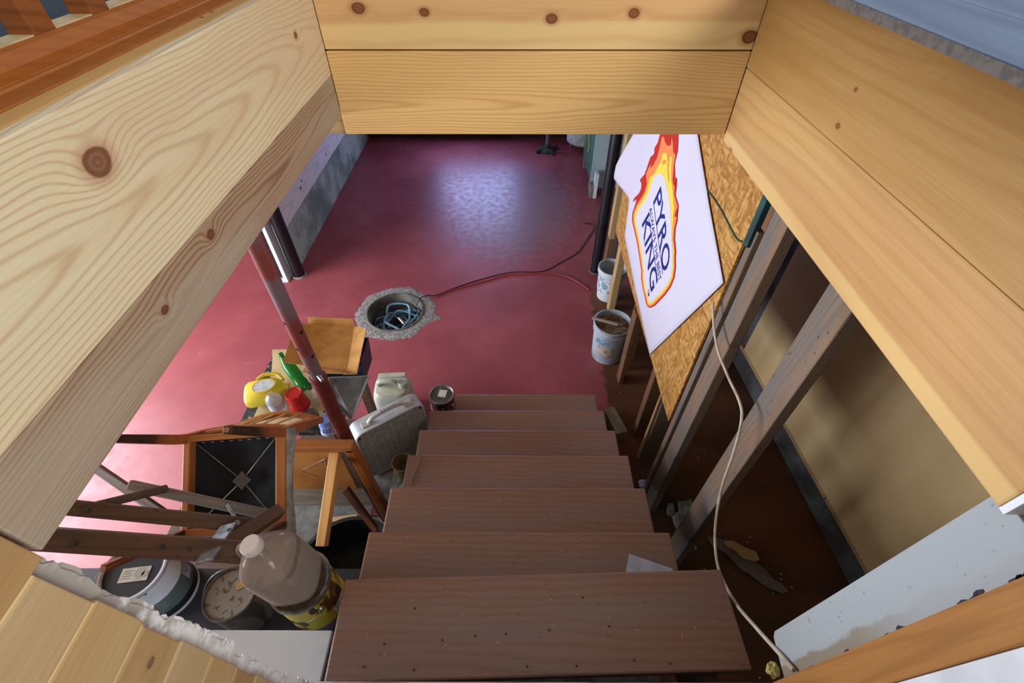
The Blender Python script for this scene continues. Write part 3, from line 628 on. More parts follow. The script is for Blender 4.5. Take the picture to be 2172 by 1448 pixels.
# ================================================================== FAR END THINGS
t = thing('water_tank', 'white cylindrical water tank at the far wall', 'tank', (.97, 6.55, 0))
MB().lathe([(.19, .10), (.225, .13), (.225, 1.75), (.15, 1.85)], 36, Matrix.Translation((.97, 6.55, 0))).build('shell', plain('enamel', 'b9c4cc', .4, 0, '8f8f88', 3), t)
for k in range(3):
    a = 2.1*k+.6; MB().tube([(.97+.17*math.cos(a), 6.55+.17*math.sin(a), 0), (.97+.17*math.cos(a), 6.55+.17*math.sin(a), .12)], .015, 8).build('leg', M_STEEL, t)
t = thing('furnace', 'green metal furnace cabinet on short feet', 'furnace', (1.17, 5.7, 0))
MB().box((.925, 5.32, .13), (1.45, 6.05, 1.75)).build('cabinet', plain('furnace_green', '3f6b52', .5, 0, '35594a', 4), t, None, .006)
MB().box((.93, 5.29, .06), (1.40, 5.318, 1.9)).build('side_panel', plain('panel_pale', '9fb6bc', .5, 0, '8da3a8', 5), t, None, .003)
for x, y in ((.96, 5.36), (.96, 5.98), (1.40, 5.36), (1.40, 5.98)): MB().box((x-.03, y-.04, 0), (x+.03, y+.04, .13)).build('foot', M_CONC, t)
MB().tube(sweep([(.93, 5.7, .75), (.90, 5.66, .60), (.915, 5.6, .45), (.90, 5.58, .38)]), .007, 6).build('wire', plain('yellow_wire', 'a8b04a', .6), t)
MB().tube(sweep([(.93, 5.72, .75), (.88, 5.8, .66), (.90, 5.9, .64), (.93, 5.95, .70)]), .005, 6).build('wire', plain('yellow_wire2', 'a8a04a', .6), t)
t = thing('timber_block', 'pale wooden block standing by the furnace foot', 'block', (1.02, 5.2, 0))
MB().box((.96, 5.15, 0), (1.0, 5.25, .30)).build('upright', M_WHITE, t, None, .003); MB().box((.915, 5.16, 0), (.958, 5.27, .16)).build('foot_piece', M_CONC, t, None, .003)
t = thing('jack_stand', 'rusty screw jack stand on the floor near the far wall', 'jack', (.47, 6.48, 0))
MB().lathe([(.12, 0), (.11, .03), (.05, .05), (.03, .09)], 14, Matrix.Translation((.47, 6.48, 0))).build('base', plain('grimy_iron', '4b4a48', .7, .3, '2c2a28', 30, .3), t)
MB().lathe([(.022, .08), (.022, 2.25)], 14, Matrix.Translation((.47, 6.48, 0))).build('shaft', M_GALV, t)
for k in range(4):
    a = k*1.57+.5; beam('foot', (.47, 6.48, .03), (.47+.17*math.cos(a), 6.48+.17*math.sin(a), .02), .05, .03, (0, 0, 1), plain('iron', '3e3c3a', .7, .3), t)
t = thing('door_frame', 'white steel door frame jambs beside the black post', 'door frame', (-2.22, 3.6, 0))
for x in (-2.315, -2.215): MB().box((x, 3.55, .012), (x+.035, 3.66, 2.24)).build('jamb', plain('white_steel', 'c9d6e6', .4), t, None, .003)
MB().box((-2.279, 3.60, .012), (-2.216, 3.64, 2.24)).build('inner_panel', M_DARKW, t); MB().box((-2.335, 3.53, 0), (-2.172, 3.68, .012)).build('sill_plate', M_WHITE, t)

# ================================================================== BUCKETS
b = Vector((.772, 2.60, 0))
t = thing('bucket', 'grey plastic bucket of dried plaster with a brush across its rim', 'bucket', b)
T = Matrix.Translation(b); bm_ = plain('bucket_plastic', 'a9b8c8', .55, 0, '8c9499', 7, .1)
MB().open_lathe([(.118, .0), (.122, .003), (.138, .29), (.146, .295), (.146, .315), (.141, .318), (.141, .34), (.15, .345), (.15, .362), (.142, .366), (.136, .36), (.134, .31)], 40, T).build('shell', bm_, t)
MB().lathe([(.118, .0), (.118, .004)], 30, T).build('bottom', bm_, t)
muck = N('dried_plaster', .8, 0, .2); _n = muck.noise(None, 16., 5.); muck.bump(_n, .8, .012); muck.color(muck.mix(muck.step(_n, .42, .6), '8d8570', '6a4a30'))
MB().lathe([(.1355, .30), (.1355, .322), (.09, .335), (.03, .328), (0, .33)], 32, T).build('contents', muck, t)
lab = plain('worn_label', 'b8b0a2', .8, 0, '8a7460', 18)
def wrap(mb, c, r0, r1, z0, z1, a0, a1, n=14):
    return mb.grid(lambda i, j: (c[0]+(r0+(r1-r0)*j)*math.cos(a0+(a1-a0)*i), c[1]+(r0+(r1-r0)*j)*math.sin(a0+(a1-a0)*i), c[2]+z0+(z1-z0)*j), n, 1)
wrap(MB(), b, .131, .1355, .10, .20, -2.5, -1.5).build('label', lab, ch(t, 'shell' if any(q.name.startswith('shell') for q in t.children) else 'body')); wrap(MB(), b, .1362, .1385, .215, .265, -2.7, -1.9).build('label', plain('blue_label', '5f86a8', .7, 0, 'a0a8b0', 25), ch(t, 'shell' if any(q.name.startswith('shell') for q in t.children) else 'body'))
br = thing('paint_brush', 'brush with a pale handle resting on the plaster bucket', 'brush', b+Vector((0, 0, .37)))
beam('handle', b+Vector((-.16, .03, .378)), b+Vector((.03, -.04, .374)), .02, .012, (0, 1, 0), plain('brush_handle', 'a99a90', .5), br, .003, .028); beam('ferrule', b+Vector((.03, -.04, .374)), b+Vector((.06, -.051, .372)), .034, .014, (0, 1, 0), M_STEEL, br, .001); beam('bristles', b+Vector((.06, -.051, .372)), b+Vector((.115, -.07, .366)), .036, .016, (0, 1, 0), plain('bristles', '7a4a2c', .9), br, .003, .04, .006)
b = Vector((.885, 3.345, 0)); T = Matrix.Translation(b)
t = thing('pail', 'white plastic pail tucked behind a stud, beyond the plaster bucket', 'bucket', b)
MB().open_lathe([(.10, 0), (.12, .28), (.128, .285), (.128, .33), (.118, .33), (.112, .1), (0, .09)], 32, T).build('shell', plain('pail_white', 'cfd6dd', .5, 0, 'b5bcc4', 6), t)
wrap(MB(), b, .1135, .121, .1, .26, -3.0, -1.6).build('label', plain('pail_label', '7d9cb8', .7, 0, 'd0d4d8', 18, lo=.45, hi=.5), ch(t, 'shell' if any(q.name.startswith('shell') for q in t.children) else 'body'))

# ================================================================== PAINT CANS etc.
def can(name, label, loc, r, h, body, lid=None, rimm=M_STEEL, open_=False):
    t = thing(name, label, 'paint can', loc); T = Matrix.Translation(loc)
    prof = [(r*.985, 0), (r, .004), (r, .01), (r*.985, .014), (r*.985, h-.012), (r*1.01, h-.008), (r*1.01, h-.002), (r*.985, h)]
    if open_: MB().open_lathe(prof+[(r*.93, h-.002), (r*.93, .02), (0, .02)], 44, T).build('body', body, t)
    else: MB().open_lathe([(0, .001)]+prof, 44, T).build('body', body, t)
    MB().open_lathe([(r*1.012, h-.012), (r*1.02, h-.006), (r*1.012, h+.0015), (r*.95, h+.002), (r*.90, h-.001), (r*.885, h-.006)], 44, T).build('rim', rimm, t)
    if lid: MB().lathe([(r*.9, h-.006), (r*.9, h-.0035), (r*.86, h-.0035), (r*.84, h-.0055), (0, h-.0055)], 40, T).build('lid', lid, t)
    return t
def bail(t, c, r, zt, ang, tilt, rad=.0018, L=1.0):
    """wire handle fallen to one side"""
    pts = []; u = Vector((math.cos(ang), math.sin(ang), 0)); w = Vector((-u.y, u.x, 0))
    for k in range(17):
        a = math.pi*k/16; p = u*math.cos(a)*r*1.02+(w*math.cos(tilt)+Vector((0, 0, math.sin(tilt))))*math.sin(a)*r*1.18*L; pts.append(Vector(c)+Vector((0, 0, zt))+p)
    MB().tube(pts, rad, 6).build('bail_handle', M_STEEL, t)
    for s in (1, -1):
        mb = MB(); disc(mb, Vector(c)+Vector((0, 0, zt))+u*s*r*.99, u*s, .012, .006, 12, .008); mb.build('ear', M_STEEL, ch(t, 'body'))
def drip_mat(name, base, drip, sc=22, lo=.48, hi=.52, third=None):
    m = N(name, .45, 0, .5); n = m.noise(m.scale((1, 1, .28)), sc, 4.); c = m.mix(m.step(n, lo, hi), base, drip)
    if third: c = m.mix(m.step(m.noise(m.scale((1, 1, .5), (5, 5, 5)), sc*1.6, 3.), .58, .62), c, third)
    return m.color(c)
# gallon by the bottom of the stairs
c = Vector((-.475, 1.90, .1752))
t = can('paint_can', 'small paint can with grey lid and white sticker on the bottom step', c, .083, .187, drip_mat('stain_can', '6b3524', '2a1814', 30, .5, .56, 'd0c8bc'), plain('lid_grey', '6e6c6a', .4, .6, '565452', 20))
bail(t, c, .083, .12, 2.6, -.5)
wrap(MB(), c, .0835, .0835, .02, .055, -2.3, -.6, 16).build('label', drip_mat('drip_label', '1a1414', 'd8d4cc', 60), ch(t, 'shell' if any(q.name.startswith('shell') for q in t.children) else 'body'))
s_ = Vector((c.x+.006, c.y+.008, c.z+.1835)); MB().box((-.026, -.03, 0), (.026, .03, .0008), Matrix.Translation(s_) @ Matrix.Rotation(-.15, 4, 'Z')).build('sticker', plain('sticker', 'c9c4bb', .8), ch(t, 'lid'))
# shelf under the stair-side cans
PZ = .86
t = thing('side_shelf', 'dark shelf board beside the stairs holding the paint cans', 'shelf', (-1.1, .47, 0))
plank('board', (-1.75, .37, PZ-.0006), (1, 0, 0), (0, 1, 0), 1.165, .27, .022, plain('dark_shelf', '24272c', .6, 0, '31373f', 6), t, .003, -.022)
for x in (-1.72, -.62):
    for y in (.395, .61): MB().box((x-.02, y-.02, 0), (x+.02, y+.02, PZ-.0235)).build('leg', M_DARKW, t)
t = thing('white_cabinet', 'white painted cabinet top beside the landing, next to the top step', 'cabinet', (-.8, .1, 0))
cw = plain('cabinet_white', 'd4dee8', .4, 0, 'c0ccd8', 2.2, .03, lo=.45, hi=.55)
MB().box((-1.02, -.55, .04), (-.552, .346, 1.18)).build('body', cw, t, None, .003); MB().box((-1.03, -.56, 1.181), (-.548, .352, 1.2)).build('top', cw, t, None, .002)
# white pail with black lid
c = Vector((-1.326, .556, PZ)); t = can('paint_pail', 'large white paint pail with a recessed black lid and wire handle', c, .107, .244, plain('pail_body', 'd0d0d4', .5, 0, 'b8b9be', 8), plain('lid_black', '0c0d16', .55, 0, '14161f', 20, spec=.3), plain('pail_rim', '9b96a0', .5))
bail(t, c, .107, .23, 2.3, .12, .0022, .98)
wrap(MB(), c, .1065, .1065, .03, .14, -2.2, 1.6, 40).build('label', plain('label_green', '55645f', .5, 0, '3b4643', 14), ch(t, 'shell' if any(q.name.startswith('shell') for q in t.children) else 'body'))
wrap(MB(), c, .1071, .1071, .02, .055, -1.9, 1.3, 40).build('label_band', plain('label_dark', '17181a', .5), ch(t, 'shell' if any(q.name.startswith('shell') for q in t.children) else 'body'))
wrap(MB(), c, .1074, .1074, .08, .14, .2, .9, 12).build('label_patch', plain('label_pale', '9aa4b4', .6, 0, '6f7a90', 30), ch(t, 'shell' if any(q.name.startswith('shell') for q in t.children) else 'body'))
s_ = c+Vector((.012, -.015, .2392)); R_ = Matrix.Translation(s_) @ Matrix.Rotation(.12, 4, 'Z')
MB().box((-.048, -.024, 0), (.048, .024, .0007), R_).build('lid_sticker', plain('lid_sticker', 'c8c8c2', .8, 0, 'b2b2ac', 30), ch(t, 'lid'))
mb = MB()
for k in range(4): mb.box((-.04, .012-.008*k, .0008), (-.005-.006*(k % 2), .0135-.008*k, .0011), R_)
mb.build('sticker_lines', plain('print_grey', '70706c', .8), ch(t, 'lid'))
for q in ((.014, .004, .018), (.034, -.002, .011)): mb = MB(); disc(mb, R_ @ Vector((q[0], q[1], .0009)), (0, 0, 1), q[2], .0004, 10); mb.build('splash', plain('splash', 'a2a49c', .7), ch(t, 'lid'))
# old grey can
c = Vector((-.983, .494, PZ)); t = can('paint_can', 'rusty grey paint can with a speckled flat lid beside the jug', c, .088, .195, drip_mat('old_can', '6d6863', '4a4440', 14), plain('lid_rust', '8d8882', .6, .2, '5c544c', 45, lo=.55, hi=.62), plain('rim_rust', '5e5650', .6, .4, '463c36', 40))
bail(t, c, .088, .168, .4, .9, .0016)
MB().box((.02, .0, .1905), (.055, .03, .1915), Matrix.Translation(c) @ Matrix.Rotation(.5, 4, 'Z')).build('dried_flake', plain('flake', 'b89a5c', .8), ch(t, 'lid'))
# stacked: dripped can under yellow can
c = Vector((-.671, .480, PZ)); t = can('paint_can', 'grey can with maroon drips underneath the yellow can', c, .089, .197, drip_mat('drip_can', '6c6a70', '3c2528', 26), plain('lid_2', '77747a', .5, .3))
c2 = c+Vector((.004, -.006, .1995)); t = can('paint_can', 'yellow paint can streaked with brown, the plastic jug standing on it', c2, .0935, .198, drip_mat('yellow_can', 'c4ae1c', '5a3414', 16, .50, .58, '1c120c'), plain('lid_brown', '5a4630', .5, .3, '3c2c1e', 30))
bail(t, c2, .0935, .136, 2.4, -.7)
wrap(MB(), c2, .0941, .0941, .02, .07, -.5, .1, 10).build('label', plain('can_label', 'c8c6c8', .6, 0, '444', 40, lo=.6, hi=.65) if False else plain('can_label', 'c8c6c8', .6, 0, '5a5450', 40, lo=.58, hi=.63), ch(t, 'shell' if any(q.name.startswith('shell') for q in t.children) else 'body'))
# jug
jb = c2+Vector((.000, .000, .2115)); t = thing('plastic_jug', 'clear ribbed plastic jug of brown liquid with a white cap', 'jug', jb)
T = Matrix.Translation(jb) @ Matrix.Rotation(math.radians(-7), 4, 'Y') @ Matrix.Rotation(math.radians(8), 4, 'Z') @ Matrix.Scale(1.0, 4)
pet = N('clear_pet', .12, 0, .5); tr = pet.new('ShaderNodeBsdfTransparent'); gl = pet.new('ShaderNodeMixShader'); pet.set('Base Color', 'a89a90'); tr.inputs[0].default_value = (.92, .9, .88, 1)
gl.inputs[0].default_value = .38; pet.t.links.new(tr.outputs[0], gl.inputs[1]); pet.t.links.new(pet.b.outputs[0], gl.inputs[2]); pet.t.links.new(gl.outputs[0], pet.n['Material Output'].inputs[0])
def jprof(s):
    pr = [(.02*s, .002), (.070*s, .002), (.076*s, .010)]
    for k in range(11):
        z = .022+.0125*k; pr += [(.078*s, z), (.0705*s, z+.006)]
    pr += [(.078*s, .166), (.077*s, .18), (.072*s, .198), (.058*s, .222), (.038*s, .243), (.024*s, .256), (.02*s, .262), (.02*s, .274)]
    return pr
MB().open_lathe(jprof(1), 48, T, 1, 3.2).build('shell', pet.m, t)
MB().lathe([(r, z+.001) for r, z in jprof(.955) if z < .19], 48, T, 1, 3.2).build('liquid', drip_mat('brown_liquid', '7d6a5c', '66564a', 14), t)
MB().lathe([(.0265, .262), (.0275, .266), (.0275, .286), (.025, .29)], 28, T).build('cap', plain('cap_white', 'c4bcb6', .45), t)
MB().tube([T @ Vector(p) for p in sweep([(-.075, .02, .15), (-.086, .03, .19), (-.06, .025, .232), (-.03, .012, .252)], 5)], .011, 10).build('handle', pet.m, t)

# ================================================================== FOLDING WOODEN STAND (weathered)
t = thing('folding_stand', 'weathered folding wooden stand with bolts and galvanised hinge over the chair', 'stand', (-1.0, .6, 1.25))
def sa(a, b, z): return at(a, b, z=CH-(CH-z)*.935)
a0, a1 = sa(60, 1140, 1.44), sa(533, 1172, 1.30); b0, b1 = sa(110, 1072, 1.40), sa(555, 1116, 1.22); c0, c1 = sa(274, 1028, 1.24), sa(592, 1096, 1.17)
vd = Vector((0, .42, .9))
beam('rail', a0, a1, .062, .028, (0, 1, .6), M_DARKW, t, .004); beam('rail', b0, b1, .045, .026, (0, 1, .5), M_DARKW, t, .004); beam('rail', c0, c1, .034, .024, (0, 1, .5), M_STUD, t, .006)
MB().tube([sa(205, 1072, 1.375), sa(352, 1036, 1.235)], .014, 10).build('rung', M_DARKW, t)
beam('brace', sa(150, 955, 1.25), sa(348, 1090, 1.20), .030, .02, (0, 1, .5), M_DARKW, t, .003)
beam('end_block', sa(592, 1084, 1.19), sa(478, 1158, 1.30), .05, .04, (.6, .3, .7), M_DARKW, t, .004)
h0, h1 = sa(486, 1112, 1.285), sa(432, 1192, 1.36)
beam('hinge_plate', h0, h1, .052, .008, (1, .3, .1), M_GALV, t, .002); beam('hinge_arm', sa(482, 1070, 1.25), sa(508, 1112, 1.26), .010, .005, (1, 0, 0), M_GALV, t, .001)
mb = MB()
for f in (.15, .5, .85): disc(mb, h0.lerp(h1, f)+Vector((.02, -.006, .012)), (.1, -.5, .8), .007, .004, 10); 
mb.build('rivets', M_GALV, ch(t, 'hinge_plate'))
for p, q in ((sa(185, 1082, 1.415), .012), (sa(157, 1152, 1.455), .013), (sa(402, 1165, 1.37), .006), (sa(344, 1160, 1.39), .008)):
    mb = MB(); disc(mb, p, (.25, -.35, .9), q, .003, 18); disc(mb, p, (.25, -.35, .9), q*.5, .007, 6); mb.build('bolt', plain('old_bolt', '4c4a48', .5, .6), ch(t, 'rail'))

# ================================================================== UPTURNED CHAIR
SC = .875
co = Vector((0, 0, CH))+SC*(Vector((-1.455, 1.13, 1.03))-Vector((0, 0, CH)))
e1, e2, e3 = Vector((.996, .089, 0)).normalized(), Vector((.072, -.806, -.587)).normalized(), Vector((.052, -.585, .81)).normalized()
def cp(a, b, c): return co+e1*a*SC+e2*b*SC+e3*c*SC
t = thing('dining_chair', 'upturned orange wooden chair showing black webbing under its seat', 'chair', cp(.21, 0, -.45))
Wc, Dc = .42, .40
for nm, p, q, w, th, up in (('seat_rail', cp(0, 0, 0), cp(Wc, 0, 0), .028, .05, e2), ('seat_rail', cp(0, Dc, 0), cp(Wc, Dc, 0), .034, .05, e2), ('seat_rail', cp(.012, .01, 0), cp(.012, Dc-.01, 0), .03, .05, e1), ('seat_rail', cp(Wc-.005, .01, 0), cp(Wc-.005, Dc+.02, 0), .042, .05, e1)):
    beam(nm, p, q, w*SC, th*SC, up, M_CHAIR, t, .004)
web = N('black_webbing', .7, 0, .25); _n = web.noise(None, 6., 3.); web.color(web.mix(web.step(_n, .4, .7), '0b0c10', '1c222c'))
def wb(i, j):
    p = cp(.02+(Wc-.04)*i, .012+(Dc-.024)*j, -.022-.02*math.sin(math.pi*i)*math.sin(math.pi*j)+.004*noise.noise(Vector((i*6, j*6, 2)))); return p
MB().grid(wb, 14, 14).build('seat_webbing', web.m, t)
mb = MB()
for k in range(9): mb.box((-.006, -.0012, 0), (.006, .0012, .0015), Matrix.Translation(cp(.06+.04*k, .022, -.018)) @ frame((0, 0, 0), e1, e2))
mb.build('staples', plain('staple', 'b8bcc0', .4, .6), ch(t, 'seat_webbing'))['kind'] = 'stuff'
MB().grid(lambda i, j: cp(Wc+.012+.012*math.sin(i*7+1)*j+.03*math.sin(math.pi*min(j*1.0, 1))*.6, -.02+(Dc+.07)*i, .012-.075*j), 26, 8).build('seat_cover', plain('grey_velour', 'a3a19b', .9, 0, '6f6f6c', 12, .2), t, None, 0, 2, True, .004)
MB().grid(lambda i, j: cp(-.02+(Wc+.03)*i, -.012+(Dc+.05)*j, -.06-.03*math.sin(math.pi*i)*math.sin(math.pi*j)), 12, 12).build('cushion', plain('cushion_grey', '8c8a85', .9, 0, '6f6f6c', 12), t, None, 0, 2, True, .02)
mb = MB(); mid = cp(.235, .20, -.012)
for q in ((.03, .02), (Wc-.03, .01), (Wc-.04, Dc-.02), (.04, Dc-.02)): mb.tube([cp(q[0], q[1], -.01), mid], .0018, 6)
mb.build('cross_wires', M_STEEL, t)
MB().prism([mid+e1*.03*math.cos(a)*r+e2*.03*math.sin(a)*r for a, r in [(k*math.pi/4, (1.25, .8)[k % 2]) for k in range(8)]], e3*.004).build('tension_plate', plain('plate', '4a4440', .5, .4), ch(t, 'cross_wires'), None, .001)
def post_back(x):
    """rear leg that runs on as a bowed back post"""
    pts = [(x, -.03, .46), (x, -.012, .22), (x, 0, .02), (x, -.015, -.13), (x, -.028, -.30), (x, -.045, -.47)]
    P = sweep([cp(*p) for p in pts], 4); n = len(P); vs = []
    for i, p in enumerate(P):
        tdir = (P[min(i+1, n-1)]-P[max(i-1, 0)]).normalized(); v = e1; u = v.cross(tdir).normalized(); w = .017*SC; h = (.014+.008*math.sin(math.pi*i/n))*SC
        vs += [p-v*w-u*h, p+v*w-u*h, p+v*w+u*h, p-v*w+u*h]
    mb = MB(); mb.add(vs, [(i*4+k, i*4+(k+1) % 4, (i+1)*4+(k+1) % 4, (i+1)*4+k) for i in range(n-1) for k in range(4)]+[(0, 1, 2, 3), ((n-1)*4, (n-1)*4+1, (n-1)*4+2, (n-1)*4+3)]); return mb
m2 = N('chair_post', .42, 0, .4)
_d = m2.new('ShaderNodeVectorMath', operation='DOT_PRODUCT'); m2.put(_d.inputs[0], m2.obj()); _d.inputs[1].default_value = e3; _h = m2.m_('SUBTRACT', _d.outputs['Value'], co.dot(e3)); _h = m2.m_('ADD', _h, m2.m_('MULTIPLY', m2.m_('SUBTRACT', m2.noise(None, 18., 4.), .5), .16))
m2.color(m2.mix(m2.step(_h, .10, .24), m2.mix(m2.noise(None, 30., 2.), '8e4d20', 'ae6630'), m2.mix(m2.noise(None, 40., 3.), '1f1612', '4a3020')))
for x in (.0, Wc): post_back(x).build('back_post', m2.m, t, None, .003)
for x in (.0, Wc): 
    beam('front_leg', cp(x, Dc, -.02), cp(x, Dc+.01, .43), .036*SC, .034*SC, e1, m2.m if False else M_CHAIRD, t, .004, .028*SC, .026*SC)
    mb = MB(); disc(mb, cp(x, Dc+.01, .43), e3, .009, .003, 14); mb.build('glide', plain('copper_glide', 'a0765c', .4, .6), t)
for x in (0, Wc): mb = MB(); disc(mb, cp(x, -.03, .462), e3, .009, .003, 14); mb.build('glide', plain('copper_glide2', 'a0765c', .4, .6), t)
def rail_curve(c, d, h, bow): 
    P = [cp(Wc*i/12, d-bow*math.sin(math.pi*i/12), c) for i in range(13)]; mb = MB(); mb.tube(P, .016*SC, 8, False, h); return mb
rail_curve(-.455, -.045, 1.3, .045).build('crest_rail', M_CHAIR, t); rail_curve(-.10, -.012, 1.0, .02).build('lower_rail', M_CHAIR, t)
for k in range(6):
    x = Wc*(k+.75)/6.5; q = math.sin(math.pi*x/Wc); P = [cp(x, -.012-.02*q, -.10), cp(x, -.03-.032*q, -.28), cp(x, -.045-.045*q, -.45)]
    MB().tube(P, .009*SC, 6, False, .5).build('slat', plain('slat_pale', 'c89a5c', .5) if k == 0 else bpy.data.materials['slat_pale'], t)

# ================================================================== SIDE TABLE lying on its side
t = thing('side_table', 'overturned wooden side table with one pale square leg pointing forward', 'table', (-.9, 1.2, 0))
A1, A2, A3 = Vector((-1.05, 1.185, .885)), Vector((-.776, 1.185, .885)), Vector((-.742, 1.185, .06))
beam('apron', A1, A2+Vector((.02, 0, 0)), .045, .05, (0, 0, 1), M_CHAIR, t, .006); beam('apron', A2, A3, .045, .05, (1, 0, 0), M_ORANGE, t, .006)
beam('apron', A2+Vector((-.03, -.005, -.1)), A3+Vector((-.03, -.005, .0)), .018, .03, (1, 0, 0), M_DARKW, t, .003)
plank('plywood', (-1.33, 1.20, .43), (1, 0, 0), (0, 0, 1), .48, .44, .008, plain('ply_orange', 'b87c3a', .6, 0, 'a96c2c', 5), t, .001, 0)
plank('plywood', (-1.40, 1.212, .20), (1, 0, 0), (0, 0, 1), .62, .64, .01, wood('ply_dusty', '9a8f7e', '77695a', seed=31, freq=30, rough=.8), t, .001, 0)
L0 = Vector((-.858, 1.18, .83)); L1 = at(683, 1158, y=.80)
beam('leg', L0, L1, .048, .042, (1, 0, .1), M_PALE, t, .003, .044, .04)
beam('leg', Vector((-.885, 1.15, .52)), at(798, 1124, z=.33), .04, .03, (1, 0, 0), M_CHAIRD, t, .003, .03)
w0 = lambda px, py: at(px, py, y=1.178)
MB().tube(sweep([w0(708, 1010)+Vector((0, -.01, 0)), w0(690, 972)+Vector((0, -.03, 0)), w0(686, 980)+Vector((0, -.02, 0))], 4)[:1]+[w0(689, 973), w0(643, 995), w0(640, 999), w0(648, 1001), w0(678, 1011)], .0022, 6).build('spring_wire', M_STEEL, t)
MB().tube(sweep([w0(689, 973), w0(691, 979), w0(685, 981), w0(684, 976)], 4), .0022, 6).build('spring_hook', M_STEEL, t)

# ================================================================== WORKTABLE and what stands on it
TZ = .80
t = thing('work_table', 'low worktable with a speckled black top behind the upturned chair', 'table', (-1.1, 1.6, 0))
spk = N('speckled_black', .6, 0, .4); _n = spk.noise(None, 35., 4.); spk.color(spk.mix(spk.step(_n, .55, .66), '2a2c2e', '9a9ea0'))
plank('top', (-1.42, 1.315, TZ), (1, 0, 0), (0, 1, 0), .53, .52, .03, spk.m, t, .003, -.03)
for x in (-1.39, -.92):
    for y in (1.37, 1.79): MB().box((x-.022, y-.022, 0), (x+.022, y+.022, TZ-.03)).build('leg', M_DARKW, t)
MB().box((-1.37, 1.40, .22), (-1.0, 1.78, .24)).build('lower_shelf', M_DARKW, t)
t = thing('cardboard_sheet', 'flattened pale cardboard sheet spread over the worktable', 'cardboard', (-1.15, 1.5, TZ))
MB().grid(lambda i, j: (-1.355+.355*i, 1.345+.24*j, TZ+.004+.001*math.sin(i*9)*math.sin(j*5)), 12, 12, False).build('sheet', M_CARDP, t, None, 0, 2, True, .004)
MB().grid(lambda i, j: (-1.355+.225*i, 1.587+.20*j, TZ+.004+.11*j*j), 8, 8, False).build('flap', M_CARDP, t, None, 0, 2, True, .004)
for k, (x0, y0, x1, y1) in enumerate(((-1.28, 1.36, -1.275, 1.58),)): MB().box((x0, y0, TZ+.0075), (x1, y1, TZ+.0082)).build('crease', plain('crease', 'a08c62', .9), t)
# yellow jug lying
yj = at(575, 826, z=TZ+.06); t = thing('yellow_jug', 'yellow plastic jug lying on the cardboard with a pale oval label', 'jug', (yj.x, yj.y, TZ))
ym = plain('yellow_plastic', 'd9c93c', .4, 0, 'cdbb34', 6)
M_ = frame((yj.x-.115, yj.y-.045, TZ+.062), (1, .32, 0), (-.32, 1, 0)) @ Matrix.Rotation(math.pi/2, 4, 'Y')
MB().lathe([(.035, 0), (.06, .004), (.072, .02), (.074, .09), (.072, .15), (.055, .185), (.03, .205), (.022, .215), (.022, .24)], 36, M_ @ Matrix.Diagonal((.6, 1.05, .9, 1)), 1, 3.).build('body', ym, t)
Mo = frame((yj.x-.018, yj.y-.012, TZ+.108), (1, .32, 0), (-.32, 1, 0))
MB().lathe([(.056, -.006), (.058, .0015), (.05, .003), (.048, -.001)], 36, Mo @ Matrix.Diagonal((1.1, .82, 1, 1))).build('label_ridge', ym, t)
MB().lathe([(.049, 0), (.049, .002), (0, .0022)], 36, Mo @ Matrix.Diagonal((1.1, .82, 1, 1))).build('label', plain('pale_label', 'ccd4dc', .5, 0, 'b2bccc', 40, lo=.5, hi=.55), ch(t, 'shell' if any(q.name.startswith('shell') for q in t.children) else 'body'))
MB().tube([Mo @ Vector(p) for p in sweep([(-.04, .062, -.012), (0, .082, -.006), (.06, .07, -.01), (.09, .03, -.02)], 5)], .011, 10).build('handle', ym, t)
# clear bottle
cb = at(608, 852, z=TZ+.008); cb = Vector((cb.x-.012, cb.y-.062, TZ+.008)); t = thing('clear_bottle', 'short clear plastic bottle with pale band beside the yellow jug', 'bottle', cb)
T = Matrix.Translation(cb)
clear = N('clear_plastic', .08, 0, .5); _t = clear.new('ShaderNodeBsdfTransparent'); _g = clear.new('ShaderNodeMixShader'); clear.set('Base Color', 'd8e0e4'); _g.inputs[0].default_value = .38; clear.t.links.new(_t.outputs[0], _g.inputs[1]); clear.t.links.new(clear.b.outputs[0], _g.inputs[2]); clear.t.links.new(_g.outputs[0], clear.n['Material Output'].inputs[0])
MB().open_lathe([(0, .002), (.035, .002), (.038, .01), (.038, .10), (.034, .118), (.022, .132), (.013, .14), (.013, .155)], 32, T).build('shell', clear.m, t)
MB().open_lathe([(.0385, .045), (.0388, .05), (.0388, .085), (.0385, .09)], 32, T).build('label_band', plain('pale_band', 'c4cad6', .5, 0, 'a8b4c8', 40), ch(t, 'shell' if any(q.name.startswith('shell') for q in t.children) else 'body'))
# red cup over white cup
rc = at(640, 866, z=TZ+.008); rc = Vector((rc.x, rc.y, TZ+.008))
t = thing('white_cup', 'white plastic cup upside down underneath the red cup', 'cup', rc)
MB().open_lathe([(.052, 0), (.0535, .004), (.052, .008), (.043, .10), (0, .10)], 32, Matrix.Translation(rc)).build('cup', plain('cup_white', 'd8d8e0', .35), t)
t = thing('red_cup', 'red plastic party cup stacked upside down on a white cup', 'cup', rc+Vector((0, 0, .026)))
MB().open_lathe([(.0530, .014), (.0545, .018), (.0530, .022), (.049, .055), (.048, .056), (.044, .104), (.045, .107), (.040, .122), (.037, .1225), (.034, .118), (0, .118)], 36, Matrix.Translation(rc+Vector((0, 0, .012)))).build('cup', plain('cup_red', 'b81f22', .25), t)
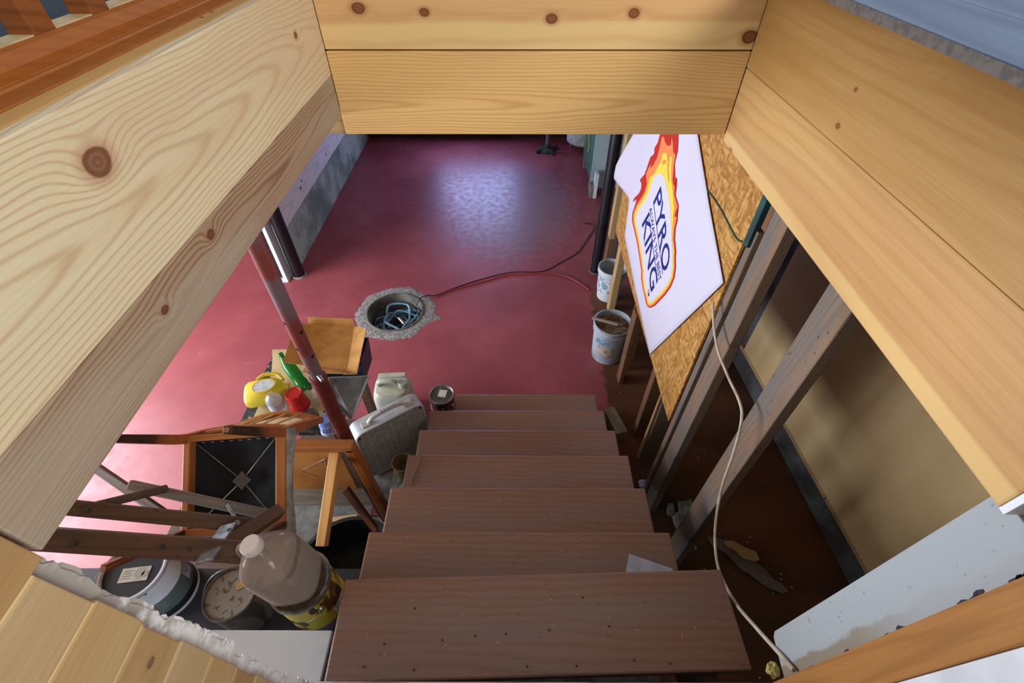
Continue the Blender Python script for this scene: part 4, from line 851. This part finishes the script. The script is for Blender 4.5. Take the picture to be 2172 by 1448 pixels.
# green bottle
gb = at(632, 826, z=TZ+.04); t = thing('green_bottle', 'green plastic soda bottle lying half under the cardboard box', 'bottle', (gb.x, gb.y, TZ))
gm = N('green_pet', .1, 0, .6); _t = gm.new('ShaderNodeBsdfTransparent'); _t.inputs[0].default_value = (.25, .7, .3, 1); _g = gm.new('ShaderNodeMixShader'); gm.set('Base Color', '1f8a3c'); _g.inputs[0].default_value = .6; gm.t.links.new(_t.outputs[0], _g.inputs[1]); gm.t.links.new(gm.b.outputs[0], _g.inputs[2]); gm.t.links.new(_g.outputs[0], gm.n['Material Output'].inputs[0])
g0 = at(650, 826, z=TZ+.06); g1 = at(604, 764, z=TZ+.17)
M_ = frame(g0, (g1-g0), (1, 0, 0)) @ Matrix.Rotation(math.pi/2, 4, 'Y')
MB().open_lathe([(0, 0), (.026, 0), (.032, .01), (.033, .05), (.029, .07), (.033, .09), (.033, .15), (.024, .19), (.012, .215), (.012, .23)], 30, M_).build('shell', gm.m, t)
MB().lathe([(.0145, .222), (.0145, .24)], 20, M_).build('cap', plain('cap_green', '2a7a48', .4), t)
# crumpled clear bottle
kb = at(676, 828, z=TZ+.045); t = thing('crumpled_bottle', 'crumpled colourless plastic bottle beside the green bottle', 'bottle', (kb.x, kb.y, TZ))
mb = MB(); mb.open_lathe([(0, 0), (.028, 0), (.032, .01), (.027, .03), (.033, .05), (.025, .075), (.03, .09), (.012, .115), (.012, .13)], 18, frame(kb+Vector((.02, -.06, 0)), (-.3, .8, .25), (1, 0, 0)) @ Matrix.Rotation(math.pi/2, 4, 'Y'))
mb.v = [tuple(Vector(v)+noise.noise_vector(Vector(v)*40)*.006) for v in mb.v]; mb.build('shell', clear.m, t)
# blue cup and dark can at the table edge
bc = at(688, 925, z=TZ); bc = Vector((bc.x+.02, bc.y+.04, TZ+.001)); t = thing('blue_cup', 'blue and white printed paper cup upside down by the jack post', 'cup', bc)
T = Matrix.Translation(bc)
MB().open_lathe([(.046, 0), (.048, .004), (.046, .008), (.036, .10), (.033, .10), (.031, .095), (0, .095)], 36, T).build('cup', plain('cup_blue', '6d8fd0', .4, 0, 'a8bce4', 18, lo=.45, hi=.5), t)
wrap(MB(), bc, .0468, .0445, .005, .022, -3.2, 0.2, 24).build('white_band', plain('cup_band', 'c9d2e0', .4), t)
me, (x0, x1, y0, y1) = text_mesh('SIZE', .02)
for v in me.vertices:
    u = (v.co.x-x0)/(x1-x0); w = (v.co.y-y0)/(y1-y0); a = -2.0+1.1*(u); z = .03+.028*w; r = .0462-.1*z+.0012; v.co = (bc.x+r*math.cos(a), bc.y+r*math.sin(a), bc.z+z)
put('lettering', me, plain('cup_ink', '1f3fa0', .5), t)
dc = at(640, 930, z=TZ); dc = Vector((-1.03, 1.37, TZ+.009)); t = thing('tin_can', 'small dark tin can beside the blue printed cup', 'can', dc)
MB().lathe([(.038, 0), (.04, .003), (.04, .062), (.038, .065)], 30, Matrix.Translation(dc)).build('body', drip_mat('dark_tin', '2a2826', '5c4c40', 30, .5, .6, '8a3a34'), t); MB().lathe([(.041, .063), (.041, .068), (.036, .068), (.0345, .0655), (0, .0655)], 30, Matrix.Translation(dc)).build('lid', plain('tin_lid', '5a554e', .5, .5, '453f38', 30), t)
# blue bin, box, grey tray
t = thing('blue_bin', 'dark blue plastic bin underneath the open cardboard box', 'bin', (-1.0, 1.72, TZ))
bb = plain('bin_blue', '25344e', .45, 0, '1d2a40', 12)
def tub(mb, x0, x1, y0, y1, z0, z1, ins, th):
    n = [(x0, y0), (x1, y0), (x1, y1), (x0, y1)]; c = ((x0+x1)/2, (y0+y1)/2)
    f = lambda p, k: (c[0]+(p[0]-c[0])*k, c[1]+(p[1]-c[1])*k)
    lv = [(ins, z0), (1, z1), (1-th, z1), (ins-th, z0+.006)]
    vs = [(*f(p, k), z) for k, z in lv for p in n]
    return mb.add(vs, [(i*4+k, i*4+(k+1) % 4, (i+1)*4+(k+1) % 4, (i+1)*4+k) for i in range(3) for k in range(4)]+[(0, 1, 2, 3), (12, 13, 14, 15)])
tub(MB(), -1.09, -.81, 1.63, 1.83, TZ+.001, TZ+.17, .9, .05).build('tub', bb, t, None, .003)
MB().box((-1.10, 1.615, TZ+.155), (-.795, 1.632, TZ+.175)).build('rim', bb, t, None, .003)
t = thing('cardboard_box', 'shallow open cardboard box resting on the blue bin', 'box', (-1.0, 1.7, TZ+.176))
def box_panel(nm, pts, th=.004): return MB().add([Vector(p) for p in pts], [(0, 1, 2, 3)]).build(nm, M_CARD, t, None, 0, 2, False, th)
BZ = TZ+.18
q = [at(651, 775, z=BZ), at(737, 785, z=BZ), at(752, 692, z=BZ+.0), at(656, 688, z=BZ)]
box_panel('bottom', q)
up = Vector((0, 0, .055))
f_ = [at(622, 788, z=BZ+.05), at(735, 797, z=BZ+.03), at(778, 693, z=BZ+.06), at(640, 684, z=BZ+.05)]
box_panel('flap', [q[1], q[2], at(777, 697, z=BZ+.055), at(757, 793, z=BZ+.04)]); box_panel('flap', [q[0], q[3], at(628, 684, z=BZ+.055), at(600, 768, z=BZ+.04)])
box_panel('flap', [q[0], q[1], at(736, 792, z=BZ+.045)+Vector((0, -.0, 0)), at(640, 790, z=BZ+.045)]); box_panel('flap', [q[3], q[2], q[2]+Vector((0, .01, .05)), q[3]+Vector((0, .01, .05))])
box_panel('corner_flap', [q[1]+Vector((-.01, 0, .002)), q[1]+Vector((.04, -.005, .02)), at(757, 793, z=BZ+.042), at(728, 794, z=BZ+.046)])
box_panel('tab', [at(727, 773, z=BZ+.05), at(735, 771, z=BZ+.05), at(735, 782, z=BZ+.048), at(727, 786, z=BZ+.048)])
t = thing('plastic_tray', 'dusty grey translucent plastic tray tilted against the blue bin', 'tray', (-.82, 1.55, TZ))
tm = plain('dusty_plastic', '5c6064', .4, 0, '8a8c88', 10, .1, lo=.42, hi=.7)
ty = [at(697, 800, z=TZ+.10), at(783, 797, z=TZ+.10), at(746, 892, z=TZ+.03), at(700, 850, z=TZ+.026)]
nt = Vector((.1, -.5, .86)).normalized(); cen = sum(ty, Vector())/4
inn = [cen+(p-cen)*.84-nt*.018 for p in ty]
MB().add(ty+inn, [(4, 5, 6, 7)]+[(i, (i+1) % 4, 4+(i+1) % 4, 4+i) for i in range(4)]).build('dish', tm, t, None, 0, 2, False, .003)
MB().tube(ty, .005, 8, True).build('rim', plain('tray_rim', '9aa0a4', .35), t)

# ================================================================== JERRYCAN, BOX FAN
jc = at(832, 850, z=.12); jc = Vector((-.84, 2.02, 0)); t = thing('jerrycan', 'translucent white plastic jerrycan standing behind the box fan', 'jerrycan', jc)
jm = plain('cloudy_plastic', 'b7bbb0', .4, 0, 'a4a892', 5, .05); jm.node_tree.nodes['Principled BSDF'].inputs['Subsurface Weight'].default_value = .0
T = Matrix.Translation(jc) @ Matrix.Rotation(.06, 4, 'Z')
MB().lathe([(.10, 0), (.118, .006), (.124, .03), (.124, .25), (.118, .285), (.10, .31), (.06, .318)], 48, T @ Matrix.Diagonal((1.02, .9, 1, 1)), 1, 4.5).build('body', jm, t)
MB().tube([T @ Vector(p) for p in sweep([(-.085, 0, .30), (-.08, -.005, .345), (-.04, -.008, .358), (.02, -.008, .356), (.04, -.004, .33), (.045, 0, .30)], 5)], .017, 12).build('handle', jm, t)
MB().lathe([(.034, .30), (.034, .345), (.03, .352)], 28, T @ Matrix.Translation((.082, -.01, 0))).build('neck', jm, t)
MB().lathe([(.022, .352), (.022, .3535), (0, .3535)], 24, T @ Matrix.Translation((.082, -.01, 0))).build('cap', plain('grey_cap', '7f8884', .5), t)
MB().box((-.10, .06, .316), (.09, .10, .325), T).build('back_ridge', jm, t, None, .008)
fl, fr = Vector((-.925, 1.478, 0)), Vector((-.556, 1.735, 0))
ft = thing('box_fan', 'dusty white box fan with a top handle standing beside the stairs', 'fan', (fl+fr)/2)
ld_ = (fr-fl).normalized(); nf = Vector((ld_.y, -ld_.x, 0)); FW = (fr-fl).length; FH = .49; FT = .115
def fp(a, b, c): return fl+ld_*a+Vector((0, 0, b))+nf*c
def rrect(w, h, r, n=6, ins=0.):
    out = []
    for cx, cy, a0 in ((w-r, h-r, 0), (r, h-r, 90), (r, r, 180), (w-r, r, 270)):
        for k in range(n+1): a = math.radians(a0+90*k/n); out.append((cx+(r-ins)*math.cos(a), cy+(r-ins)*math.sin(a)))
    return out
def ring(mb, o1, c1, o2, c2):
    n = len(o1); mb.add([fp(a, b, c1) for a, b in o1]+[fp(a, b, c2) for a, b in o2], [(i, (i+1) % n, n+(i+1) % n, n+i) for i in range(n)], True)
ro = rrect(FW, FH, .055); ri = rrect(FW, FH, .055, 6, .014); ro2 = rrect(FW, FH, .055, 6, .004)
fan_white = plain('fan_enamel', 'c4c9cc', .45, 0, 'a9a89f', 6, .03)
mb = MB(); ring(mb, ri, -.004, ro2, 0); ring(mb, ro2, 0, ro, -.006); ring(mb, ro, -.006, ro, -FT+.006); ring(mb, ro, -FT+.006, ro2, -FT); ring(mb, ro2, -FT, ri, -FT+.004); ring(mb, ri, -FT+.004, ri, -.004)
mb.build('housing', fan_white, ft)
MB().add([fp(a, b, -.045) for a, b in ri], [list(range(len(ri)))]).build('inner_dark', plain('fan_dark', '5c5a56', .8), ft)
mb = MB(); 
for k in range(1, 44):
    b_ = FH*k/44; a0 = .016 if .05 < b_ < FH-.05 else .035; mb.box((a0, b_-.0018, -.006), (FW-a0, b_+.0018, -.003), Matrix(((ld_.x, 0, nf.x, fl.x), (ld_.y, 0, nf.y, fl.y), (0, 1, 0, 0), (0, 0, 0, 1))))
for k in range(1, 12):
    a_ = FW*k/12; mb.box((a_-.002, .018, -.009), (a_+.002, FH-.018, -.006), Matrix(((ld_.x, 0, nf.x, fl.x), (ld_.y, 0, nf.y, fl.y), (0, 1, 0, 0), (0, 0, 0, 1))))
mb.build('grille', plain('grille_grey', 'cdc9bf', .5, 0, 'b5b1a6', 30), ft)['kind'] = 'stuff'
for k in range(5):
    a = 2*math.pi*k/5; cx, cy = FW/2, FH/2; pts = [fp(cx+r*math.cos(a+d), cy+r*math.sin(a+d), z) for r, d, z in ((.04, -.3, -.04), (.17, -.35, -.043), (.18, .35, -.025), (.04, .4, -.025))]
    MB().add(pts, [(0, 1, 2, 3)]).build('blade', plain('fan_blade', '8a8680', .6), ft, None, 0, 2, False, .002)
mb = MB(); P = sweep([fp(.11, FH+.002, -FT*.45), fp(.135, FH+.026, -FT*.45), fp(.19, FH+.036, -FT*.45), fp(.27, FH+.036, -FT*.45), fp(.325, FH+.026, -FT*.45), fp(.35, FH+.002, -FT*.45)], 5); mb.tube(P, .014, 10, False, .8); mb.build('handle', plain('handle_cream', 'bfb9ac', .5), ft)
for a in (.095, .365): mb = MB(); mb.box((a-.028, FH, -FT*.45-.022), (a+.028, FH+.006, -FT*.45+.022), Matrix(((ld_.x, 0, nf.x, fl.x), (ld_.y, 0, nf.y, fl.y), (0, 1, 0, 0), (0, 0, 0, 1)))); mb.build('handle_foot', bpy.data.materials['handle_cream'], ch(ft, 'handle'), None, .003)
mb = MB()
for k in range(5): mb.box((.20+.02*k, FH+.047, -FT*.45-.007), (.206+.02*k, FH+.0485, -FT*.45+.007), Matrix(((ld_.x, 0, nf.x, fl.x), (ld_.y, 0, nf.y, fl.y), (0, 1, 0, 0), (0, 0, 0, 1))))
mb.build('grip_ribs', plain('grip_rib', '6f6a60', .6), ch(ft, 'handle'))

# ================================================================== SMALL THINGS ROUND THE STAIRS
g0 = at(866, 992, z=.0); g0 = Vector((-.665, 1.40, .12))
t = thing('concrete_block', 'rough grey concrete block between the fan and the stairs', 'block', (-.70, 1.33, 0))
def rock(mb, c, s, seed, n=3):
    bm = bmesh.new(); bmesh.ops.create_cube(bm, size=1.); bmesh.ops.subdivide_edges(bm, edges=bm.edges[:], cuts=n, use_grid_fill=True)
    for v in bm.verts:
        p = Vector((v.co.x*s[0], v.co.y*s[1], v.co.z*s[2])); p += noise.noise_vector(p*14+Vector((seed, 0, 0)))*.018; v.co = p+Vector(c)
    bm.verts.index_update(); mb.add([v.co.copy() for v in bm.verts], [[v.index for v in f.verts] for f in bm.faces]); bm.free(); return mb
rock(MB(), (-.675, 1.38, .075), (.15, .20, .15), 3).build('block', M_CONC, t); rock(MB(), (-.66, 1.20, .045), (.10, .12, .09), 8).build('chip', M_CONC, t)
t = thing('amber_tub', 'cloudy amber plastic tub beside the stair treads', 'tub', (-.665, 1.425, .165))
am = N('amber_plastic', .25, 0, .5); _t = am.new('ShaderNodeBsdfTransparent'); _t.inputs[0].default_value = (.85, .75, .5, 1); _g = am.new('ShaderNodeMixShader'); am.set('Base Color', '8a7a52'); _g.inputs[0].default_value = .6; am.t.links.new(_t.outputs[0], _g.inputs[1]); am.t.links.new(am.b.outputs[0], _g.inputs[2]); am.t.links.new(_g.outputs[0], am.n['Material Output'].inputs[0])
MB().open_lathe([(0, .003), (.046, .003), (.05, .01), (.06, .14), (.064, .143), (.064, .15), (.059, .15), (.047, .012), (0, .012)], 36, Matrix.Translation((-.665, 1.425, .165))).build('tub', am.m, t)
MB().lathe([(.045, .012), (.047, .04), (0, .04)], 30, Matrix.Translation((-.665, 1.425, .17))).build('residue', plain('residue', '4f4432', .7), t)
tag(MB().tube(sweep([at(890, 962, z=.72), at(889, 980, z=.714), at(880, 1000, z=.713), at(874, 1015, z=.713), at(871, 1027, z=.714)], 5), .004, 6).build('cord', plain('grey_cord', '7c6a60', .7)), 'short grey cord drooping over the stair tread edge', 'cord')
t = thing('rubber_tub', 'round black rubber tub on the floor beside the stairs', 'tub', (-.86, .84, 0))
MB().open_lathe([(.0, .01), (.20, .01), (.22, .02), (.25, .26), (.265, .265), (.265, .285), (.245, .285), (.215, .05), (0, .05)], 44, Matrix.Translation((-.86, .84, 0))).build('tub', plain('black_rubber', '1c1c1c', .7, 0, '33312e', 9), t)
plank('offcut_stick', at(680, 1112, z=.02), at(768, 1101, z=.02)-at(680, 1112, z=.02), (0, 1, 0), .22, .03, .018, M_STUDP, None, .002, 0)
tag(bpy.data.objects['offcut_stick'], 'thin pale offcut stick on the dusty slab beside the stairs', 'stick')
t = thing('added_dark_crate', 'dark slatted crate added to darken the gap under the upturned chair', 'crate', (-1.2, .80, 0))  # added crate: hides the lit floor and puts shadow dark below the chair
for k in range(4): MB().box((-1.56, .63, .02+.17*k), (-1.16, .65, .17+.17*k)).build('slat', M_DARKW, t, None, .003); MB().box((-1.56, .96, .02+.17*k), (-1.16, .98, .17+.17*k)).build('slat', M_DARKW, t, None, .003)
for x in (-1.54, -1.18):
    for y in (.652, .918): MB().box((x-.02, y, 0), (x+.02, y+.04, .70)).build('corner_post', M_DARKW, t)
for k in range(4): MB().box((-1.56, .655+.082*k, .701), (-1.16, .73+.082*k, .715)).build('lid_slat', M_DARKW, t, None, .002)
# weathered timber end at the stair foot
t = thing('timber_offcut', 'weathered timber offcut lying at the foot of the stairs', 'timber', (.73, 1.78, 0))
beam('timber', at(1290, 872, z=.045), at(1318, 925, z=.045), .085, .088, (1, 0, 0), wood('weathered_offcut', 'aaa078', '776c54', seed=40, freq=70, rough=.9, gray='77706a'), t, .006)
# debris
t = thing('splintered_board', 'broken splintered board lying on the dark floor under the casing', 'board', at(1590, 1200, z=.02))
for k, (a, b, w) in enumerate((((1500, 1140), (1640, 1235), .10), ((1560, 1195), (1672, 1258), .07), ((1535, 1150), (1610, 1190), .07))):
    p, q_ = at(*a, z=.012+.008*k), at(*b, z=.012+.008*k); d = q_-p; w_ = Vector((-d.y, d.x, 0)).normalized()
    out = [p+d*f+w_*w*s*(.5+.4*noise.noise(Vector((f*5, s, k)))) for f, s in ((0, .15), (.2, 1), (.55, .8), (.85, .9), (1, .2), (.9, -.5), (.6, -.9), (.3, -.6), (.1, -.5))]
    MB().prism(out, (0, 0, .008)).build('sliver', M_STUD if k < 2 else M_STUDP, t)
t = thing('plaster_scrap', 'grey crumbled plaster clump near the foot of the thick stud', 'rubble', at(1440, 1085, z=.02))
for k in range(7):
    p = at(1420+random.uniform(0, 50), 1070+random.uniform(0, 40), z=.02); rock(MB(), p, (random.uniform(.04, .1), random.uniform(.03, .08), .03), k+20, 2).build('crumb', plain('plaster', '8f8f8c', .95, 0, '6a6a66', 30, .6) if k == 0 else bpy.data.materials['plaster'], t)
M_PAPER = plain('paper', 'b9bfd0', .85, 0, 'a8aec2', 14, .1)
pp = [at(*q_, z=1.0637) for q_ in ((1334, 1174), (1427, 1206), (1425, 1224), (1326, 1224))]
tag(MB().prism(pp, (0, 0, .0012)).build('paper_scrap', M_PAPER), 'torn white paper piece lying on a brown stair tread', 'paper')
def crump(px, py, z, r, seed, name, label, mat):
    c = at(px, py, z=z); mb = MB(); bm = bmesh.new(); bmesh.ops.create_icosphere(bm, subdivisions=3, radius=r)
    for v in bm.verts: v.co = v.co*(1+.45*noise.noise(v.co*(2.2/r)+Vector((seed, 0, 0)))); v.co.z *= .7
    for v in bm.verts: v.co += c
    bm.verts.index_update(); mb.add([v.co.copy() for v in bm.verts], [[v.index for v in f.verts] for f in bm.faces]); bm.free(); return tag(mb.build(name, mat), label, 'scrap')
crump(1364, 1026, .022, .028, 2, 'crumpled_paper', 'small crumpled pale paper on the floor by a stud', M_PAPER)
crump(1640, 1420, 1.437, .016, 6, 'foam_lump', 'yellowish foam lump at the corner of the landing', plain('foam', 'b8a860', .9, 0, '9a8a4c', 60, .6))
crump(1642, 1365, 1.40, .014, 9, 'plaster_chip', 'white plaster chip beside the hanging cable', M_CONC) if False else None
# tiny white flecks on the treads
mb = MB()
for k in range(70):
    i = random.choice((1, 1, 2, 2, 3, 3, 4, 5)); y, z = nose(i) if i > 1 else (.47, 1.24); x = random.uniform(-.48, .55); y -= random.uniform(.015, .2); a = random.uniform(0, 3); L = random.uniform(.0015, .004)
    mb.box((-L, -.0008, 0), (L, .0008, .0008), Matrix.Translation((x, y, z+.0003)) @ Matrix.Rotation(a, 4, 'Z'))
o = mb.build('wood_chips', plain('chip', 'c9b89c', .9)); tag(o, 'tiny pale wood chips scattered over the stair treads', 'chips', None, 'stuff')
mb = MB()
for k in range(60):
    x = random.uniform(.66, 1.6); y = random.uniform(.35, 2.2); r = random.uniform(.003, .010)
    if x < 1.08 and .95 < y < 1.4: continue
    if .66 < x < .82 and 1.6 < y: continue
    rock_ = [Vector((x+r*math.cos(a)*random.uniform(.6, 1.2), y+r*math.sin(a)*random.uniform(.6, 1.2), .001)) for a in (0, 1.3, 2.6, 3.9, 5.2)]
    mb.prism(rock_, (0, 0, r*.6))
o = mb.build('floor_crumbs', plain('crumb_pale', '8f887c', .9)); tag(o, 'pale crumbs strewn over the dark floor between the studs', 'crumbs', None, 'stuff')
# hanging white cable
cp_ = [(1512, 640, .812), (1514, 690, .81), (1522, 740, .80), (1545, 800, .795), (1568, 850, .79), (1573, 890, .785), (1556, 960, .775), (1532, 1030, .765), (1519, 1100, .755), (1517, 1160, .745), (1527, 1215, .73), (1560, 1278, .695), (1605, 1332, .668), (1650, 1382, .652), (1684, 1421, .649)]
tag(MB().tube(sweep([at(a, b, x=c) for a, b, c in cp_], 5), .0052, 8).build('white_cable', plain('cable_white', 'c4b8a4', .5, 0, 'a8977f', 12)), 'white electrical cable hanging in a loop between the studs and the landing', 'cable')
# ================================================================== UPSTAIRS BALUSTRADE
t = thing('balustrade', 'orange stained stair balustrade rail with square balusters on the upper floor', 'railing', (-.63, .8, 2.62))
prof = [(-.5615, 2.621), (-.5615, 2.634), (-.598, 2.634), (-.600, 2.637), (-.606, 2.637), (-.604, 2.65), (-.609, 2.664), (-.617, 2.668), (-.617, 2.660), (-.653, 2.660), (-.653, 2.668), (-.662, 2.664), (-.667, 2.645), (-.667, 2.621)]
MB().prism([(x, -.6, z) for x, z in prof], (0, 2.6, 0)).build('shoe_rail', M_ORANGE, t, None, .001)
bal_m = wood('baluster_stain', '854a20', '5f3212', freq=60, seed=42, rough=.4)
rail_m = wood('fillet_pale', 'c9b083', 'a98c5c', seed=41, freq=60)
for k in range(-1, 8):
    y = .70+.118*k
    MB().box((-.652, y, 2.6605), (-.618, y+.040, 3.30)).build('baluster', bal_m, t, None, .002)
    MB().box((-.652, y+.041, 2.6605), (-.618, y+.117, 2.669)).build('fillet', rail_m, t, None, .001)
plank('handrail', (-.668, -.6, 3.30), (0, 1, 0), (1, 0, 0), 2.6, .066, .04, M_ORANGE, t, .008, 0)
